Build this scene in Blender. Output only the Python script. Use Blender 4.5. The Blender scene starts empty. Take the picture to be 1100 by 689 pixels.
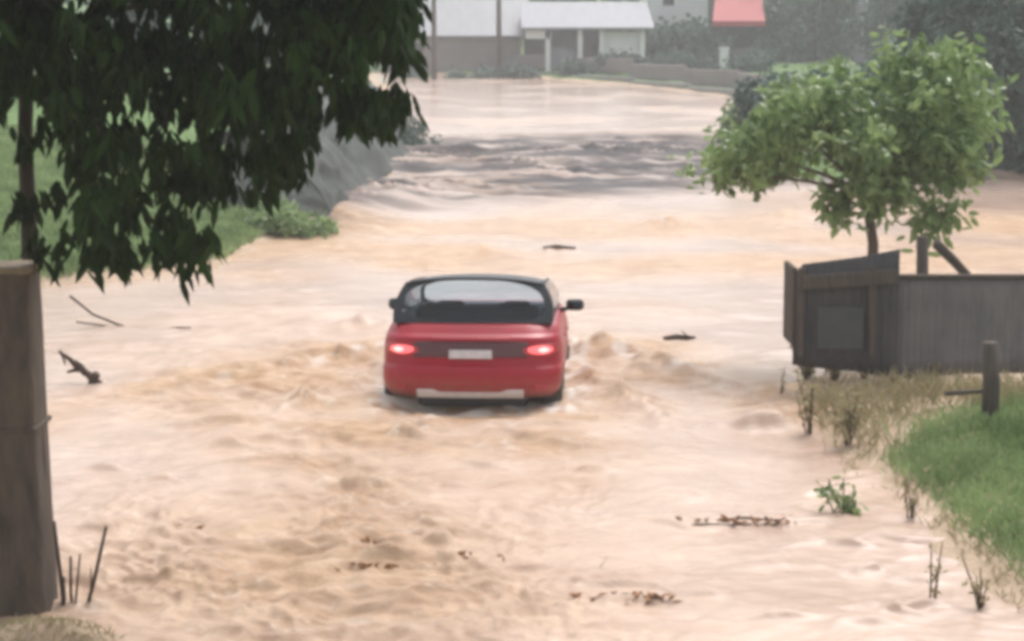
import bpy, math, random
import numpy as np
from mathutils import Vector, Matrix

random.seed(7); RNG = np.random.default_rng(11)
scene = bpy.context.scene
COL = scene.collection
PI = math.pi

# ------------------------------------------------------------------ camera
HC = 3.75; F = 2170.0; CX, CY = 550.0, 344.5; HOR = 50.0
PITCH = math.atan((CY - HOR) / F)
cam_d = bpy.data.cameras.new('camera'); cam = bpy.data.objects.new('camera', cam_d); COL.objects.link(cam)
cam.location = (0, 0, HC); cam.rotation_euler = (PI/2 - PITCH, 0, 0)
cam_d.sensor_width = 36; cam_d.lens = 36 * F / 1100.0; cam_d.clip_end = 3000; cam_d.clip_start = 0.1
scene.camera = cam
cP, sP = math.cos(PITCH), math.sin(PITCH)

def ray(px, py):
    a = (px - CX) / F; b = (CY - py) / F
    return a, cP + b * sP, -sP + b * cP
def at(px, py, Y):
    """the point at world depth Y seen at that pixel of the photograph"""
    x, y, z = ray(px, py); t = Y / y
    return Vector((x * t, Y, HC + z * t))
def wl(y):
    """mean level of the flowing water: flat near, rising gently upstream"""
    y = np.asarray(y, float); d = np.maximum(y - 36.0, 0)
    return 0.02 * d * d / (d + 8.0)
def hit(px, py, h=0.0):
    lo, hi = 3.0, 400.0
    for _ in range(60):
        m = (lo + hi) / 2
        p = at(px, py, m)
        if p.z > float(wl(m)) + h: lo = m
        else: hi = m
    return at(px, py, lo)

# ------------------------------------------------------------------ noise
def _hash(ix, iy, seed):
    n = (ix.astype(np.int64) * 374761393 + iy.astype(np.int64) * 668265263 + seed * 1442695041) & 0xffffffff
    n = ((n ^ (n >> 13)) * 1274126177) & 0xffffffff
    n = n ^ (n >> 16)
    return (n & 0xffff) / 65535.0
def gnoise(x, y, seed=0):
    ix = np.floor(x); iy = np.floor(y); fx = x - ix; fy = y - iy
    u = fx*fx*fx*(fx*(fx*6-15)+10); v = fy*fy*fy*(fy*(fy*6-15)+10)
    def g(dx, dy):
        a = _hash(ix+dx, iy+dy, seed) * 2*PI
        return np.cos(a)*(fx-dx) + np.sin(a)*(fy-dy)
    return 1.5 * ((g(0,0)*(1-u)+g(1,0)*u)*(1-v) + (g(0,1)*(1-u)+g(1,1)*u)*v)
def sstep(a, b, x):
    t = np.clip((x - a) / (b - a), 0, 1); return t*t*(3-2*t)

# ------------------------------------------------------------------ materials
def mat(name):
    m = bpy.data.materials.new(name); m.use_nodes = True
    nt = m.node_tree; b = nt.nodes['Principled BSDF']
    return m, nt, b
def solid(name, c1, c2=None, rough=0.6, scale=6.0, metal=0.0, bump=0.0, bscale=30.0, spec=0.5, stretch=None, coat=0.0):
    m, nt, b = mat(name); N, L = nt.nodes, nt.links
    b.inputs['Roughness'].default_value = rough; b.inputs['Metallic'].default_value = metal
    b.inputs['Specular IOR Level'].default_value = spec; b.inputs['Coat Weight'].default_value = coat
    c2 = c2 or tuple(v * 0.7 for v in c1)
    tc = N.new('ShaderNodeTexCoord'); src = tc.outputs['Object']
    if stretch:
        mp = N.new('ShaderNodeMapping'); mp.inputs['Scale'].default_value = stretch
        L.new(src, mp.inputs['Vector']); src = mp.outputs['Vector']
    n = N.new('ShaderNodeTexNoise'); n.inputs['Scale'].default_value = scale; n.inputs['Detail'].default_value = 6; n.inputs['Roughness'].default_value = .65
    L.new(src, n.inputs['Vector'])
    r = N.new('ShaderNodeValToRGB'); r.color_ramp.elements[0].position = .32; r.color_ramp.elements[1].position = .68
    r.color_ramp.elements[0].color = (*c1, 1); r.color_ramp.elements[1].color = (*c2, 1)
    L.new(n.outputs['Fac'], r.inputs['Fac']); L.new(r.outputs['Color'], b.inputs['Base Color'])
    if bump:
        n2 = N.new('ShaderNodeTexNoise'); n2.inputs['Scale'].default_value = bscale; n2.inputs['Detail'].default_value = 5
        L.new(src, n2.inputs['Vector'])
        bp = N.new('ShaderNodeBump'); bp.inputs['Strength'].default_value = bump; bp.inputs['Distance'].default_value = .03
        L.new(n2.outputs['Fac'], bp.inputs['Height']); L.new(bp.outputs['Normal'], b.inputs['Normal'])
    return m
def leafmat(name, dark, light, trans=0.25, rough=0.45, spec=0.35):
    m, nt, b = mat(name); N, L = nt.nodes, nt.links
    b.inputs['Roughness'].default_value = rough; b.inputs['Specular IOR Level'].default_value = spec
    a = N.new('ShaderNodeAttribute'); a.attribute_name = 'tint'
    r = N.new('ShaderNodeValToRGB'); r.color_ramp.elements[0].color = (*dark, 1); r.color_ramp.elements[1].color = (*light, 1)
    L.new(a.outputs['Fac'], r.inputs['Fac']); L.new(r.outputs['Color'], b.inputs['Base Color'])
    t = N.new('ShaderNodeBsdfTranslucent'); L.new(r.outputs['Color'], t.inputs['Color'])
    mx = N.new('ShaderNodeMixShader'); mx.inputs[0].default_value = trans
    out = N['Material Output']
    L.new(b.outputs[0], mx.inputs[1]); L.new(t.outputs[0], mx.inputs[2]); L.new(mx.outputs[0], out.inputs['Surface'])
    return m
def glassmat(name, tint):
    m, nt, b = mat(name); N, L = nt.nodes, nt.links
    tr = N.new('ShaderNodeBsdfTransparent'); tr.inputs['Color'].default_value = (*tint, 1)
    gl = N.new('ShaderNodeBsdfGlossy'); gl.inputs['Roughness'].default_value = .04
    fr = N.new('ShaderNodeFresnel'); fr.inputs['IOR'].default_value = 1.5
    mx = N.new('ShaderNodeMixShader'); L.new(fr.outputs[0], mx.inputs[0]); L.new(tr.outputs[0], mx.inputs[1]); L.new(gl.outputs[0], mx.inputs[2])
    L.new(mx.outputs[0], N['Material Output'].inputs['Surface'])
    return m

M = {}
M['paint'] = solid('red_paint', (.36, .002, .018), (.31, .002, .016), rough=.42, scale=3, coat=.15, spec=.35)
nt = M['paint'].node_tree; N, L = nt.nodes, nt.links
_tc = N.new('ShaderNodeTexCoord'); _sx = N.new('ShaderNodeSeparateXYZ'); L.new(_tc.outputs['Object'], _sx.inputs[0])
_mr = N.new('ShaderNodeMapRange'); _mr.inputs[1].default_value = .72; _mr.inputs[2].default_value = .42; _mr.inputs[3].default_value = 0; _mr.inputs[4].default_value = 1; L.new(_sx.outputs[2], _mr.inputs[0])
_n = N.new('ShaderNodeTexNoise'); _n.inputs['Scale'].default_value = 7; _n.inputs['Detail'].default_value = 6; L.new(_tc.outputs['Object'], _n.inputs['Vector'])
_m = N.new('ShaderNodeMath'); _m.operation = 'MULTIPLY'; L.new(_mr.outputs[0], _m.inputs[0]); L.new(_n.outputs['Fac'], _m.inputs[1])
_x = N.new('ShaderNodeMix'); _x.data_type = 'RGBA'; L.new(_m.outputs[0], _x.inputs[0]); _x.inputs[7].default_value = (.30, .19, .12, 1)
_b = N['Principled BSDF']; L.new(_b.inputs['Base Color'].links[0].from_socket, _x.inputs[6]); L.new(_x.outputs[2], _b.inputs['Base Color'])
M['black_paint'] = solid('black_paint', (.030, .038, .046), (.026, .032, .04), rough=.55, spec=.3)
M['black_plastic'] = solid('black_plastic', (.035, .035, .038), (.05, .045, .045), rough=.6, scale=20)
M['grey_trim'] = solid('grey_trim', (.10, .035, .045), (.12, .045, .055), rough=.4)
M['silver'] = solid('silver_trim', (.78, .72, .71), (.66, .60, .60), rough=.45, scale=18, metal=.0)
M['plate'] = solid('plate_white', (.72, .68, .70), (.52, .48, .50), rough=.5, scale=26)
M['rubber'] = solid('tyre_rubber', (.03, .028, .027), (.06, .045, .035), rough=.85, scale=14)
M['alloy'] = solid('alloy', (.4, .4, .42), (.3, .3, .31), rough=.35, metal=.8)
M['upholstery'] = solid('upholstery', (.03, .035, .045), (.025, .03, .038), rough=.8)
M['rear_glass'] = glassmat('window_glass', (.78, .88, .95)); M['side_glass'] = glassmat('side_glass', (.42, .46, .5))
M['lens'] = solid('lens_red', (.45, .015, .03), (.4, .012, .025), rough=.2, coat=.5)
m, nt, b = mat('lamp_lit'); b.inputs['Base Color'].default_value = (.6, .05, .06, 1)
b.inputs['Emission Color'].default_value = (1, .16, .17, 1); b.inputs['Emission Strength'].default_value = .7; M['lit'] = m
m, nt, b = mat('lamp_core'); b.inputs['Base Color'].default_value = (.8, .4, .4, 1)
b.inputs['Emission Color'].default_value = (1, .45, .42, 1); b.inputs['Emission Strength'].default_value = .85; M['core'] = m
M['bark'] = solid('bark', (.045, .036, .027), (.022, .018, .014), rough=.9, scale=9, bump=.6, stretch=(1, 1, .25))
M['bark_pale'] = solid('bark_pale', (.16, .12, .085), (.09, .07, .05), rough=.9, scale=9, bump=.6, stretch=(1, 1, .25))
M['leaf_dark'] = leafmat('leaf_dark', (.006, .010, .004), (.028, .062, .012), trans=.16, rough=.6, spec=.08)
M['leaf_bright'] = leafmat('leaf_bright', (.09, .165, .055), (.36, .47, .20), trans=.35, rough=.35, spec=.5)
M['leaf_hazed'] = leafmat('leaf_hazed', (.05, .095, .08), (.11, .175, .14), trans=.2)  # leaf colour lightened to carry haze that the thin air volume lacks
M['litter'] = leafmat('dead_leaves', (.16, .075, .035), (.48, .25, .11), trans=.05, rough=.6)
M['grass'] = leafmat('grass_blade', (.14, .215, .075), (.34, .445, .20), trans=.3)
M['dry'] = leafmat('dry_blade', (.25, .21, .11), (.50, .44, .27), trans=.2, rough=.7)
M['wood'] = solid('weathered_wood', (.11, .085, .07), (.06, .048, .042), rough=.85, scale=7, bump=.5, stretch=(4, 4, .5))
M['post'] = solid('gate_post_stone', (.115, .086, .064), (.05, .040, .034), rough=.85, scale=5, bump=.7, bscale=18, stretch=(1.6, 1.6, .5))
M['post_cap'] = solid('post_cap', (.26, .19, .12), (.16, .12, .08), rough=.8, scale=10, bump=.3)
M['iron'] = solid('iron', (.03, .025, .022), (.05, .035, .03), rough=.6, scale=20)
M['sheet_dark'] = solid('sheet_dark', (.040, .040, .046), (.07, .062, .066), rough=.7, scale=4, bump=.2, stretch=(2, 2, .6))
M['sheet_teal'] = solid('sheet_teal', (.048, .055, .058), (.075, .076, .078), rough=.7, scale=5)
M['sheet_grey'] = solid('sheet_grey', (.12, .118, .125), (.21, .185, .18), rough=.7, scale=2.0, bump=.2, stretch=(1.5, 1.5, .8))
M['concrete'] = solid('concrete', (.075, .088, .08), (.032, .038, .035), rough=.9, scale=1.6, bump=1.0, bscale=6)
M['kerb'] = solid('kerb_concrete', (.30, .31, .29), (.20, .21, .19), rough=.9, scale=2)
M['wall_lilac'] = solid('wall_lilac', (.30, .29, .33), (.24, .235, .27), rough=.9, scale=.6)
M['wall_brown_hazed'] = solid('wall_brown_hazed', (.27, .235, .23), (.22, .19, .19), rough=.9, scale=.7)  # wall colour paled, distance haze mixed into it
M['wall_white'] = solid('wall_white', (.80, .80, .80), (.70, .70, .70), rough=.8, scale=.7)
M['roof_lilac'] = solid('roof_sheet', (.20, .205, .235), (.155, .16, .185), rough=.5, scale=.8, stretch=(3, .4, 1))
M['roof_dark'] = solid('roof_dark', (.13, .12, .125), (.09, .085, .09), rough=.8, scale=1)
M['awning_red'] = solid('awning_red', (.42, .07, .075), (.36, .06, .065), rough=.7, scale=1)
M['opening'] = solid('dark_opening', (.04, .045, .05), (.03, .033, .036), rough=.9)
M['twig'] = solid('twig', (.10, .065, .045), (.06, .04, .03), rough=.9, scale=12)

# ------------------------------------------------------------------ mesh builder
class MB:
    def __init__(self): self.v = []; self.f = []; self.sm = []; self.mi = []
    def add(self, vs, fs, smooth=False, mi=0):
        o = len(self.v); self.v += [tuple(p) for p in vs]
        for f in fs: self.f.append(tuple(i + o for i in f)); self.sm.append(smooth); self.mi.append(mi)
    def box(self, c, s, rz=0.0, bevel=0.0, rot=None, mi=0):
        hx, hy, hz = s[0]/2, s[1]/2, s[2]/2; b = min(bevel, hx*.9, hy*.9, hz*.9)
        R = rot if rot is not None else Matrix.Rotation(rz, 3, 'Z'); c = Vector(c)
        if b <= 0:
            vs = [R @ Vector((x*hx, y*hy, z*hz)) + c for z in (-1, 1) for y in (-1, 1) for x in (-1, 1)]
            self.add(vs, [(0,2,3,1),(4,5,7,6),(0,1,5,4),(2,6,7,3),(0,4,6,2),(1,3,7,5)], mi=mi); return
        rings = []
        def oct_(hx, hy, z):
            return [(hx-b,-hy,z),(hx,-hy+b,z),(hx,hy-b,z),(hx-b,hy,z),(-hx+b,hy,z),(-hx,hy-b,z),(-hx,-hy+b,z),(-hx+b,-hy,z)]
        lv = [(hx-b,hy-b,-hz),(hx,hy,-hz+b),(hx,hy,hz-b),(hx-b,hy-b,hz)]
        vs = []
        for a, e, z in lv: vs += [R @ Vector(p) + c for p in oct_(a, e, z)]
        fs = [tuple(range(7,-1,-1)), tuple(range(24,32))]
        for k in range(3):
            for i in range(8): j = (i+1) % 8; fs.append((k*8+i, k*8+j, k*8+8+j, k*8+8+i))
        self.add(vs, fs, mi=mi)
    def tube(self, pts, rad, n=8, cap=True, smooth=True, mi=0):
        pts = [Vector(p) for p in pts]
        if not hasattr(rad, '__len__'): rad = [rad]*len(pts)
        vs, fs = [], []; a = None
        for i, p in enumerate(pts):
            t = (pts[min(i+1, len(pts)-1)] - pts[max(i-1, 0)]).normalized()
            if a is None: a = t.orthogonal().normalized()
            a = (a - t*a.dot(t)).normalized(); b = t.cross(a)
            for k in range(n):
                q = 2*PI*k/n; vs.append(p + (a*math.cos(q) + b*math.sin(q))*rad[i])
        for i in range(len(pts)-1):
            for k in range(n): j = (k+1) % n; fs.append((i*n+k, i*n+j, i*n+n+j, i*n+n+k))
        if cap: fs += [tuple(range(n-1,-1,-1)), tuple(range((len(pts)-1)*n, len(pts)*n))]
        self.add(vs, fs, smooth, mi)
    def grid(self, fn, nu, nv, smooth=True, mi=0, thick=None):
        vs = [fn(i/nu, j/nv) for j in range(nv+1) for i in range(nu+1)]
        w = nu+1
        fs = [(j*w+i, j*w+i+1, j*w+w+i+1, j*w+w+i) for j in range(nv) for i in range(nu)]
        if thick is not None:
            k = len(vs); vs = vs + [Vector(p) - Vector(thick) for p in vs]
            fs += [tuple(i+k for i in reversed(f)) for f in fs[:]]
            for i in range(nu): fs += [(i+1, i, i+k, i+1+k), (nv*w+i, nv*w+i+1, nv*w+i+1+k, nv*w+i+k)]
            for j in range(nv): fs += [(j*w, j*w+w, j*w+w+k, j*w+k), (j*w+w+nu, j*w+nu, j*w+nu+k, j*w+w+nu+k)]
        self.add(vs, fs, smooth, mi)
    def lathe(self, prof, n=24, axis='X', c=(0,0,0), smooth=True, mi=0):
        vs, fs = [], []
        for a, r in prof:
            for k in range(n):
                q = 2*PI*k/n
                p = (a, r*math.cos(q), r*math.sin(q)) if axis == 'X' else (r*math.cos(q), r*math.sin(q), a)
                vs.append(Vector(p) + Vector(c))
        for i in range(len(prof)-1):
            for k in range(n): j = (k+1) % n; fs.append((i*n+k, i*n+j, i*n+n+j, i*n+n+k))
        self.add(vs, fs, smooth, mi)
    def build(self, name, mats, parent=None):
        me = bpy.data.meshes.new(name); me.from_pydata(self.v, [], self.f)
        me.polygons.foreach_set('use_smooth', self.sm); me.polygons.foreach_set('material_index', self.mi)
        for m in (mats if isinstance(mats, (list, tuple)) else [mats]): me.materials.append(m)
        me.update(); me.validate()
        o = bpy.data.objects.new(name, me); COL.objects.link(o)
        if parent: o.parent = parent
        return o
def npmesh(name, v, f, m, parent=None, smooth=True, attrs=None):
    """fast mesh from numpy arrays; f is (n,3) or (n,4)"""
    me = bpy.data.meshes.new(name); k = f.shape[1]
    me.vertices.add(len(v)); me.vertices.foreach_set('co', np.ascontiguousarray(v, np.float32).ravel())
    me.loops.add(f.size); me.loops.foreach_set('vertex_index', np.ascontiguousarray(f, np.int32).ravel())
    me.polygons.add(len(f)); me.polygons.foreach_set('loop_start', np.arange(0, f.size, k, dtype=np.int32))
    me.polygons.foreach_set('use_smooth', np.full(len(f), smooth))
    for an, (dom, val) in (attrs or {}).items():
        at_ = me.attributes.new(an, 'FLOAT', dom); at_.data.foreach_set('value', np.ascontiguousarray(val, np.float32))
    me.update(calc_edges=True); me.validate(); me.materials.append(m)
    o = bpy.data.objects.new(name, me); COL.objects.link(o)
    if parent: o.parent = parent
    return o
def empty(name, loc, rz=0.0):
    o = bpy.data.objects.new(name, None); COL.objects.link(o); o.location = loc; o.rotation_euler = (0, 0, rz); o.empty_display_size = .2
    return o
def tag(o, label=None, cat=None, group=None, kind=None):
    if label: o['label'] = label
    if cat: o['category'] = cat
    if group: o['group'] = group
    if kind: o['kind'] = kind
    return o

# ------------------------------------------------------------------ flood outline
P2 = lambda px, py: (lambda p: (p.x, p.y))(hit(px, py))
shore = [(-11, 5), (-11, 24)] + [P2(*p) for p in [(-100,318),(0,311),(150,301),(250,284),(310,252),(365,239),(415,200),(452,155),(440,120),(420,98),(400,80)]]
shore += [P2(*p) for p in [(430,78),(560,83),(680,92),(800,106),(792,120),(765,160),(750,196),(800,205),(900,207),(1000,199),(1100,193),(1400,190)]]
shore += [(16, 27.0), (9, 24.6), (3.6, 23.2), (3.05, 22.3)] + [P2(*p) for p in [(862,440),(890,480),(950,530),(1005,590),(1075,640)]] + [(3.9, 9.5), (4.9, 5)]
SH = np.array(shore)
def sdist(x, y):
    """distance to the shoreline, positive on land"""
    d = np.full(x.shape, 1e9); ins = np.zeros(x.shape, bool)
    for i in range(len(SH)):
        ax, ay = SH[i]; bx, by = SH[(i+1) % len(SH)]
        ex, ey = bx-ax, by-ay; t = np.clip(((x-ax)*ex + (y-ay)*ey)/(ex*ex+ey*ey+1e-9), 0, 1)
        d = np.minimum(d, np.hypot(x-ax-t*ex, y-ay-t*ey))
        c = ((ay > y) != (by > y)) & (x < (bx-ax)*(y-ay)/((by-ay) if abs(by-ay) > 1e-9 else 1e-9) + ax)
        ins ^= c
    return np.where(ins, -d, d)
MOUND = hit(75, 684)
def ground_z(x, y):
    x = np.asarray(x, float); y = np.asarray(y, float)
    d = sdist(x, y); d = d + .35*gnoise(x*.6, y*.6, 5)*np.clip(y/30, .3, 3) + .08*gnoise(x*2.3, y*2.3, 6)
    nr = (x > 0) & (y < 32); lf = (x < 0) & (y < 80)
    H = np.where(nr, .08+.27*sstep(21.6, 18.6, y), np.where(lf, 2.6, 1.0)); S = np.where(nr, .34, np.where(lf, .22, .10))
    h = np.where(d > 0, H*(1-np.exp(-np.maximum(d, 0)*S/H)), np.maximum(d*.3, -.7))
    far = np.maximum(y-150, 0) + np.maximum(np.abs(x)-70, 0)*.8
    h = h + .11*far*far/(far+40) * (1+.25*gnoise(x*.012, y*.012, 9)) + np.where(d > 1, .05*gnoise(x*.8, y*.8, 3), 0)
    h = h + .84*np.exp(-(((x-MOUND.x+.1)/.85)**2 + ((y-MOUND.y+.30)/.50)**2)**1.5)*sstep(.5,-.3,h) + .06*np.exp(-(((x-MOUND.x-.2)/1.1)**2 + ((y-MOUND.y+.42)/.35)**2))
    return wl(y) + h

# ground: one sheet out to the horizon
xs = np.concatenate([np.linspace(-330,-60,40), np.linspace(-58,-14,60), np.linspace(-13.7,13.7,200), np.linspace(14,58,60), np.linspace(60,330,40)])
ys = np.concatenate([np.linspace(-60,4,14), np.linspace(5,32,170), np.geomspace(32.3,150,160), np.geomspace(152,520,60)])
gx, gy = np.meshgrid(xs, ys); gz = ground_z(gx, gy)
def quads(nx, ny):
    i = np.arange((ny-1)*nx).reshape(ny-1, nx)[:, :-1].ravel()
    return np.stack([i, i+1, i+nx+1, i+nx], 1)
gd = sdist(gx, gy)
m, nt, b = mat('ground_soil_and_turf'); N, L = nt.nodes, nt.links
b.inputs['Roughness'].default_value = .95; b.inputs['Specular IOR Level'].default_value = .2
tc = N.new('ShaderNodeTexCoord')
def noise(scale, detail=5, rough=.6):
    n = N.new('ShaderNodeTexNoise'); n.inputs['Scale'].default_value = scale; n.inputs['Detail'].default_value = detail; n.inputs['Roughness'].default_value = rough
    L.new(tc.outputs['Object'], n.inputs['Vector']); return n
def ramp(src, p0, c0, p1, c1):
    r = N.new('ShaderNodeValToRGB'); r.color_ramp.elements[0].position = p0; r.color_ramp.elements[1].position = p1
    r.color_ramp.elements[0].color = (*c0, 1); r.color_ramp.elements[1].color = (*c1, 1); L.new(src, r.inputs['Fac']); return r
def mixc(fac, a, bb):
    x = N.new('ShaderNodeMix'); x.data_type = 'RGBA'
    if isinstance(fac, float): x.inputs[0].default_value = fac
    else: L.new(fac, x.inputs[0])
    for s, k in ((a, 6), (bb, 7)):
        if isinstance(s, tuple): x.inputs[k].default_value = (*s, 1)
        else: L.new(s, x.inputs[k])
    return x.outputs[2]
def maths(op, a, bb, clamp=False):
    x = N.new('ShaderNodeMath'); x.operation = op; x.use_clamp = clamp
    for k, s in enumerate((a, bb)):
        if isinstance(s, (int, float)): x.inputs[k].default_value = s
        else: L.new(s, x.inputs[k])
    return x.outputs[0]
soil = ramp(noise(2.5).outputs['Fac'], .3, (.36,.265,.185), .7, (.48,.37,.275)).outputs['Color']
turf = ramp(noise(3.2).outputs['Fac'], .3, (.06,.12,.033), .7, (.15,.23,.08)).outputs['Color']
a_ = N.new('ShaderNodeAttribute'); a_.attribute_name = 'turf'
fac = maths('MULTIPLY', maths('SUBTRACT', maths('ADD', a_.outputs['Fac'], maths('MULTIPLY', noise(1.7).outputs['Fac'], .8)), .62), 4.0, True)
L.new(mixc(fac, soil, turf), b.inputs['Base Color'])
bp = N.new('ShaderNodeBump'); bp.inputs['Strength'].default_value = .7; bp.inputs['Distance'].default_value = .06
L.new(noise(9).outputs['Fac'], bp.inputs['Height']); L.new(bp.outputs['Normal'], b.inputs['Normal'])
nearR = (gx > 0) & (gy < 32)
turf_w = np.where(nearR, sstep(.9, 1.7, gd)*.9*sstep(19.5, 17.8, gy), sstep(.2, 1.4, gd))
g = npmesh('ground', np.stack([gx, gy, gz], -1).reshape(-1, 3), quads(len(xs), len(ys)), m, attrs={'turf': ('POINT', turf_w.ravel())})
tag(g, kind='structure')

# ------------------------------------------------------------------ the car's place
CAR_Y = 20.75; CAR_X = (504-CX)/F*CAR_Y*1.003; CAR_YAW = -math.radians(3.1); CAR_SINK = .355
cyw, syw = math.cos(CAR_YAW), math.sin(CAR_YAW)

# ------------------------------------------------------------------ flood water
rows = [7.5]
while rows[-1] < 175:
    y = rows[-1]; dy = y*y/(HC*F)*1.15
    if 36 < y < 95: dy = min(dy, .17)
    rows.append(y + min(max(dy, .022), 1.2))
rows = np.array(rows); us = np.linspace(-.44, .44, 900)
Yw, Uw = np.meshgrid(rows, us, indexing='ij'); Xw = Uw*(Yw+2.0)
# car-local coordinates
lx = (Xw-CAR_X)*cyw + (Yw-CAR_Y)*syw; ly = -(Xw-CAR_X)*syw + (Yw-CAR_Y)*cyw
churn = np.exp(-((np.abs(lx)-1.1)/1.0)**2 * (np.abs(lx) > 1.1)) * sstep(5.5, 4.2, ly) * sstep(-7.0, -.2, ly)*.9
spread = 1.2 + .55*np.maximum(4.6-ly, 0)
wake = np.exp(-((np.abs(lx)-spread)/.9)**2) * sstep(5.4, 4.4, ly) * sstep(-6, 1.5, ly)
wakeL = np.exp(-((Xw+2.3)/1.3)**2 - ((Yw-20.6)/2.2)**2)
churn = np.clip(churn + wake*.9 + wakeL*.8, 0, 1)*(.75+.5*gnoise(Xw*1.1, Yw*1.1, 44)).clip(0,1.2)
rc = 41.5 + np.clip(1.0*(Xw+3.6), -3, 9)
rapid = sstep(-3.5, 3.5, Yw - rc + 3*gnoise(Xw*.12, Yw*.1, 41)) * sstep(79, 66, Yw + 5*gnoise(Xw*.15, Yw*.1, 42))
patch = sstep(-.1, .45, gnoise(Xw*.20+3, Yw*.13, 31) + .35*gnoise(Xw*.55, Yw*.5, 32))
front = np.exp(-((Xw+.9)/2.2)**2 - ((Yw-14.0)/2.0)**2)
midband = sstep(31, 35, Yw)*sstep(47, 42, Yw)*sstep(-.7, .2, gnoise(Xw*.3, Yw*.25, 46))
amp = .42 + 1.15*patch + 1.4*churn + 1.1*front + 1.0*midband
dpx = np.maximum(np.gradient(rows)[:, None], Uw*0 + (us[1]-us[0])*(Yw+2))
Z = np.zeros_like(Xw)
wx = Xw + .35*gnoise(Xw*.7, Yw*.7, 51); wy = Yw + .35*gnoise(Xw*.7+9, Yw*.7, 52)
crest = np.zeros_like(Xw)
for lam, a, sd in ((2.4, .016, 1), (1.15, .022, 2), (.55, .024, 3), (.27, .019, 4), (.13, .010, 5)):
    w = sstep(lam/2.2, lam/5, dpx)
    n1 = gnoise(wx/lam*.8, wy/lam, 100+sd); n2 = gnoise(wx/lam*1.1+7, wy/lam*1.3, 120+sd)
    rd = (1-np.abs(n1)*2.0)*.6 + n2*.7
    Z += a*amp*w*rd
    crest += a*w*rd
# standing waves of the rapids, lying across the flow
rw = rapid * (.65+.7*gnoise(Xw*.2, Yw*.2, 61))
sk = Yw + .22*Xw + 1.6*gnoise(Xw*.22, Yw*.16, 62)
n3 = gnoise(Xw*.22, sk*.60, 63); n4 = gnoise(Xw*.55, sk*1.3, 64)
Z += rw*(.11*(1-2.2*np.abs(n3)) + .23*(1-2*np.abs(n4))) * sstep(.9, .3, dpx*.5)
# bow wave running back from the nose, water piled along the flanks and hollowed behind the tail
ridge = np.exp(-((np.abs(lx)-(1.02+.62*np.maximum(4.3-ly, 0)))/.20)**2)*sstep(4.9, 4.2, ly)*sstep(-.5, 3.2, ly)
Z += .11*ridge*(.8+.9*gnoise(Xw*1.9, Yw*1.9, 71)+.6*gnoise(Xw*5, Yw*5, 74))
ridge2 = np.exp(-((np.abs(lx)-(1.0+.30*np.maximum(2.6-ly, 0)))/.16)**2)*sstep(3.0, 2.0, ly)*sstep(-2.5, .6, ly)
Z += .07*ridge2*(1+.9*gnoise(Xw*3, Yw*3, 72)+.6*gnoise(Xw*7, Yw*7, 75))
Z += -.11*np.exp(-(lx/.75)**4-((ly-.05)/.55)**2) + .05*np.exp(-(lx/1.0)**2-((ly+1.1)/.45)**2)*(1+gnoise(Xw*3, Yw*3, 73))
# a few single waves seen in the photograph
for (px, py, sx, sy, h) in ((815,462,.35,.16,.17),(718,247,.7,.5,.20),(850,234,.6,.5,.18),(600,274,.5,.3,.12),(640,385,.6,.35,.14),(395,352,.35,.25,.14),(358,592,.16,.05,.05),(470,590,.25,.05,.05),(310,598,.3,.07,.05),(400,612,.22,.06,.06),(450,612,.4,.07,.06),(390,630,.2,.05,.05),(200,576,.12,.05,.04),(250,533,.15,.05,.04),(490,528,.2,.05,.05),(760,566,.4,.05,.05),(850,563,.3,.05,.05),(655,628,.25,.05,.05),(575,645,.15,.05,.04),(680,650,.25,.05,.05),(755,643,.15,.05,.04),(830,668,.3,.05,.05),(935,672,.2,.05,.05),(210,412,.2,.12,.06),(240,385,.4,.15,.07),(330,375,.4,.2,.08),(690,400,.4,.2,.07),(520,275,.4,.2,.12)):
    p = hit(px, py); ang = .2*math.sin(px)
    ax_ = (Xw-p.x)*math.cos(ang)+(Yw-p.y)*math.sin(ang); ay_ = -(Xw-p.x)*math.sin(ang)+(Yw-p.y)*math.cos(ang)
    Z += h*np.exp(-(ax_/sx)**2-(ay_/sy)**2)*(1+.5*gnoise(Xw*4, Yw*4, 81))
wr = np.random.default_rng(5)
for k in range(75):
    qx, qy = wr.uniform(-4.2, 4.2), wr.uniform(11.5, 22); sx = wr.uniform(.12, .42)*(qy/15); sy = wr.uniform(.035, .06)*(qy/14); h = wr.uniform(.035, .07)*(qy/15)**.5; an = wr.normal()*.16
    j0, j1 = np.searchsorted(rows, qy-.6), np.searchsorted(rows, qy+.6)
    dx_, dy_ = Xw[j0:j1]-qx, Yw[j0:j1]-qy; a1 = dx_*math.cos(an)+dy_*math.sin(an); a2 = -dx_*math.sin(an)+dy_*math.cos(an)
    Z[j0:j1] += h*np.exp(-(a1/sx)**2-((a2+.08*np.sin(a1*9+k))/sy)**2)
far_fade = sstep(110, 80, Yw)*.6+.4
Zw = wl(Yw) + Z*far_fade
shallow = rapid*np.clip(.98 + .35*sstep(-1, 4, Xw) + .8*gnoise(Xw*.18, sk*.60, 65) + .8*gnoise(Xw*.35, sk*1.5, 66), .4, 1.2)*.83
dcar = np.hypot(np.maximum(np.abs(lx)-.92, 0), np.maximum(np.abs(ly-2.15)-2.1, 0))
foam_w = np.exp(-(dcar/.30)**2)*sstep(-.35, .35, gnoise(Xw*4.2, Yw*3.2, 47)+.5*gnoise(Xw*9, Yw*8, 48))
foam_w += np.exp(-((np.abs(lx)-.45)/.22)**2-((ly+.75)/.45)**2)*sstep(-.2, .4, gnoise(Xw*5, Yw*4, 49))
foam_w += .8*ridge*sstep(0, .5, gnoise(Xw*3.3, Yw*3.3, 50)) + .22*rapid*sstep(.3, .6, gnoise(Xw*.5, sk*1.8, 53))
foam_w = np.clip(foam_w, 0, 1)
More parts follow.
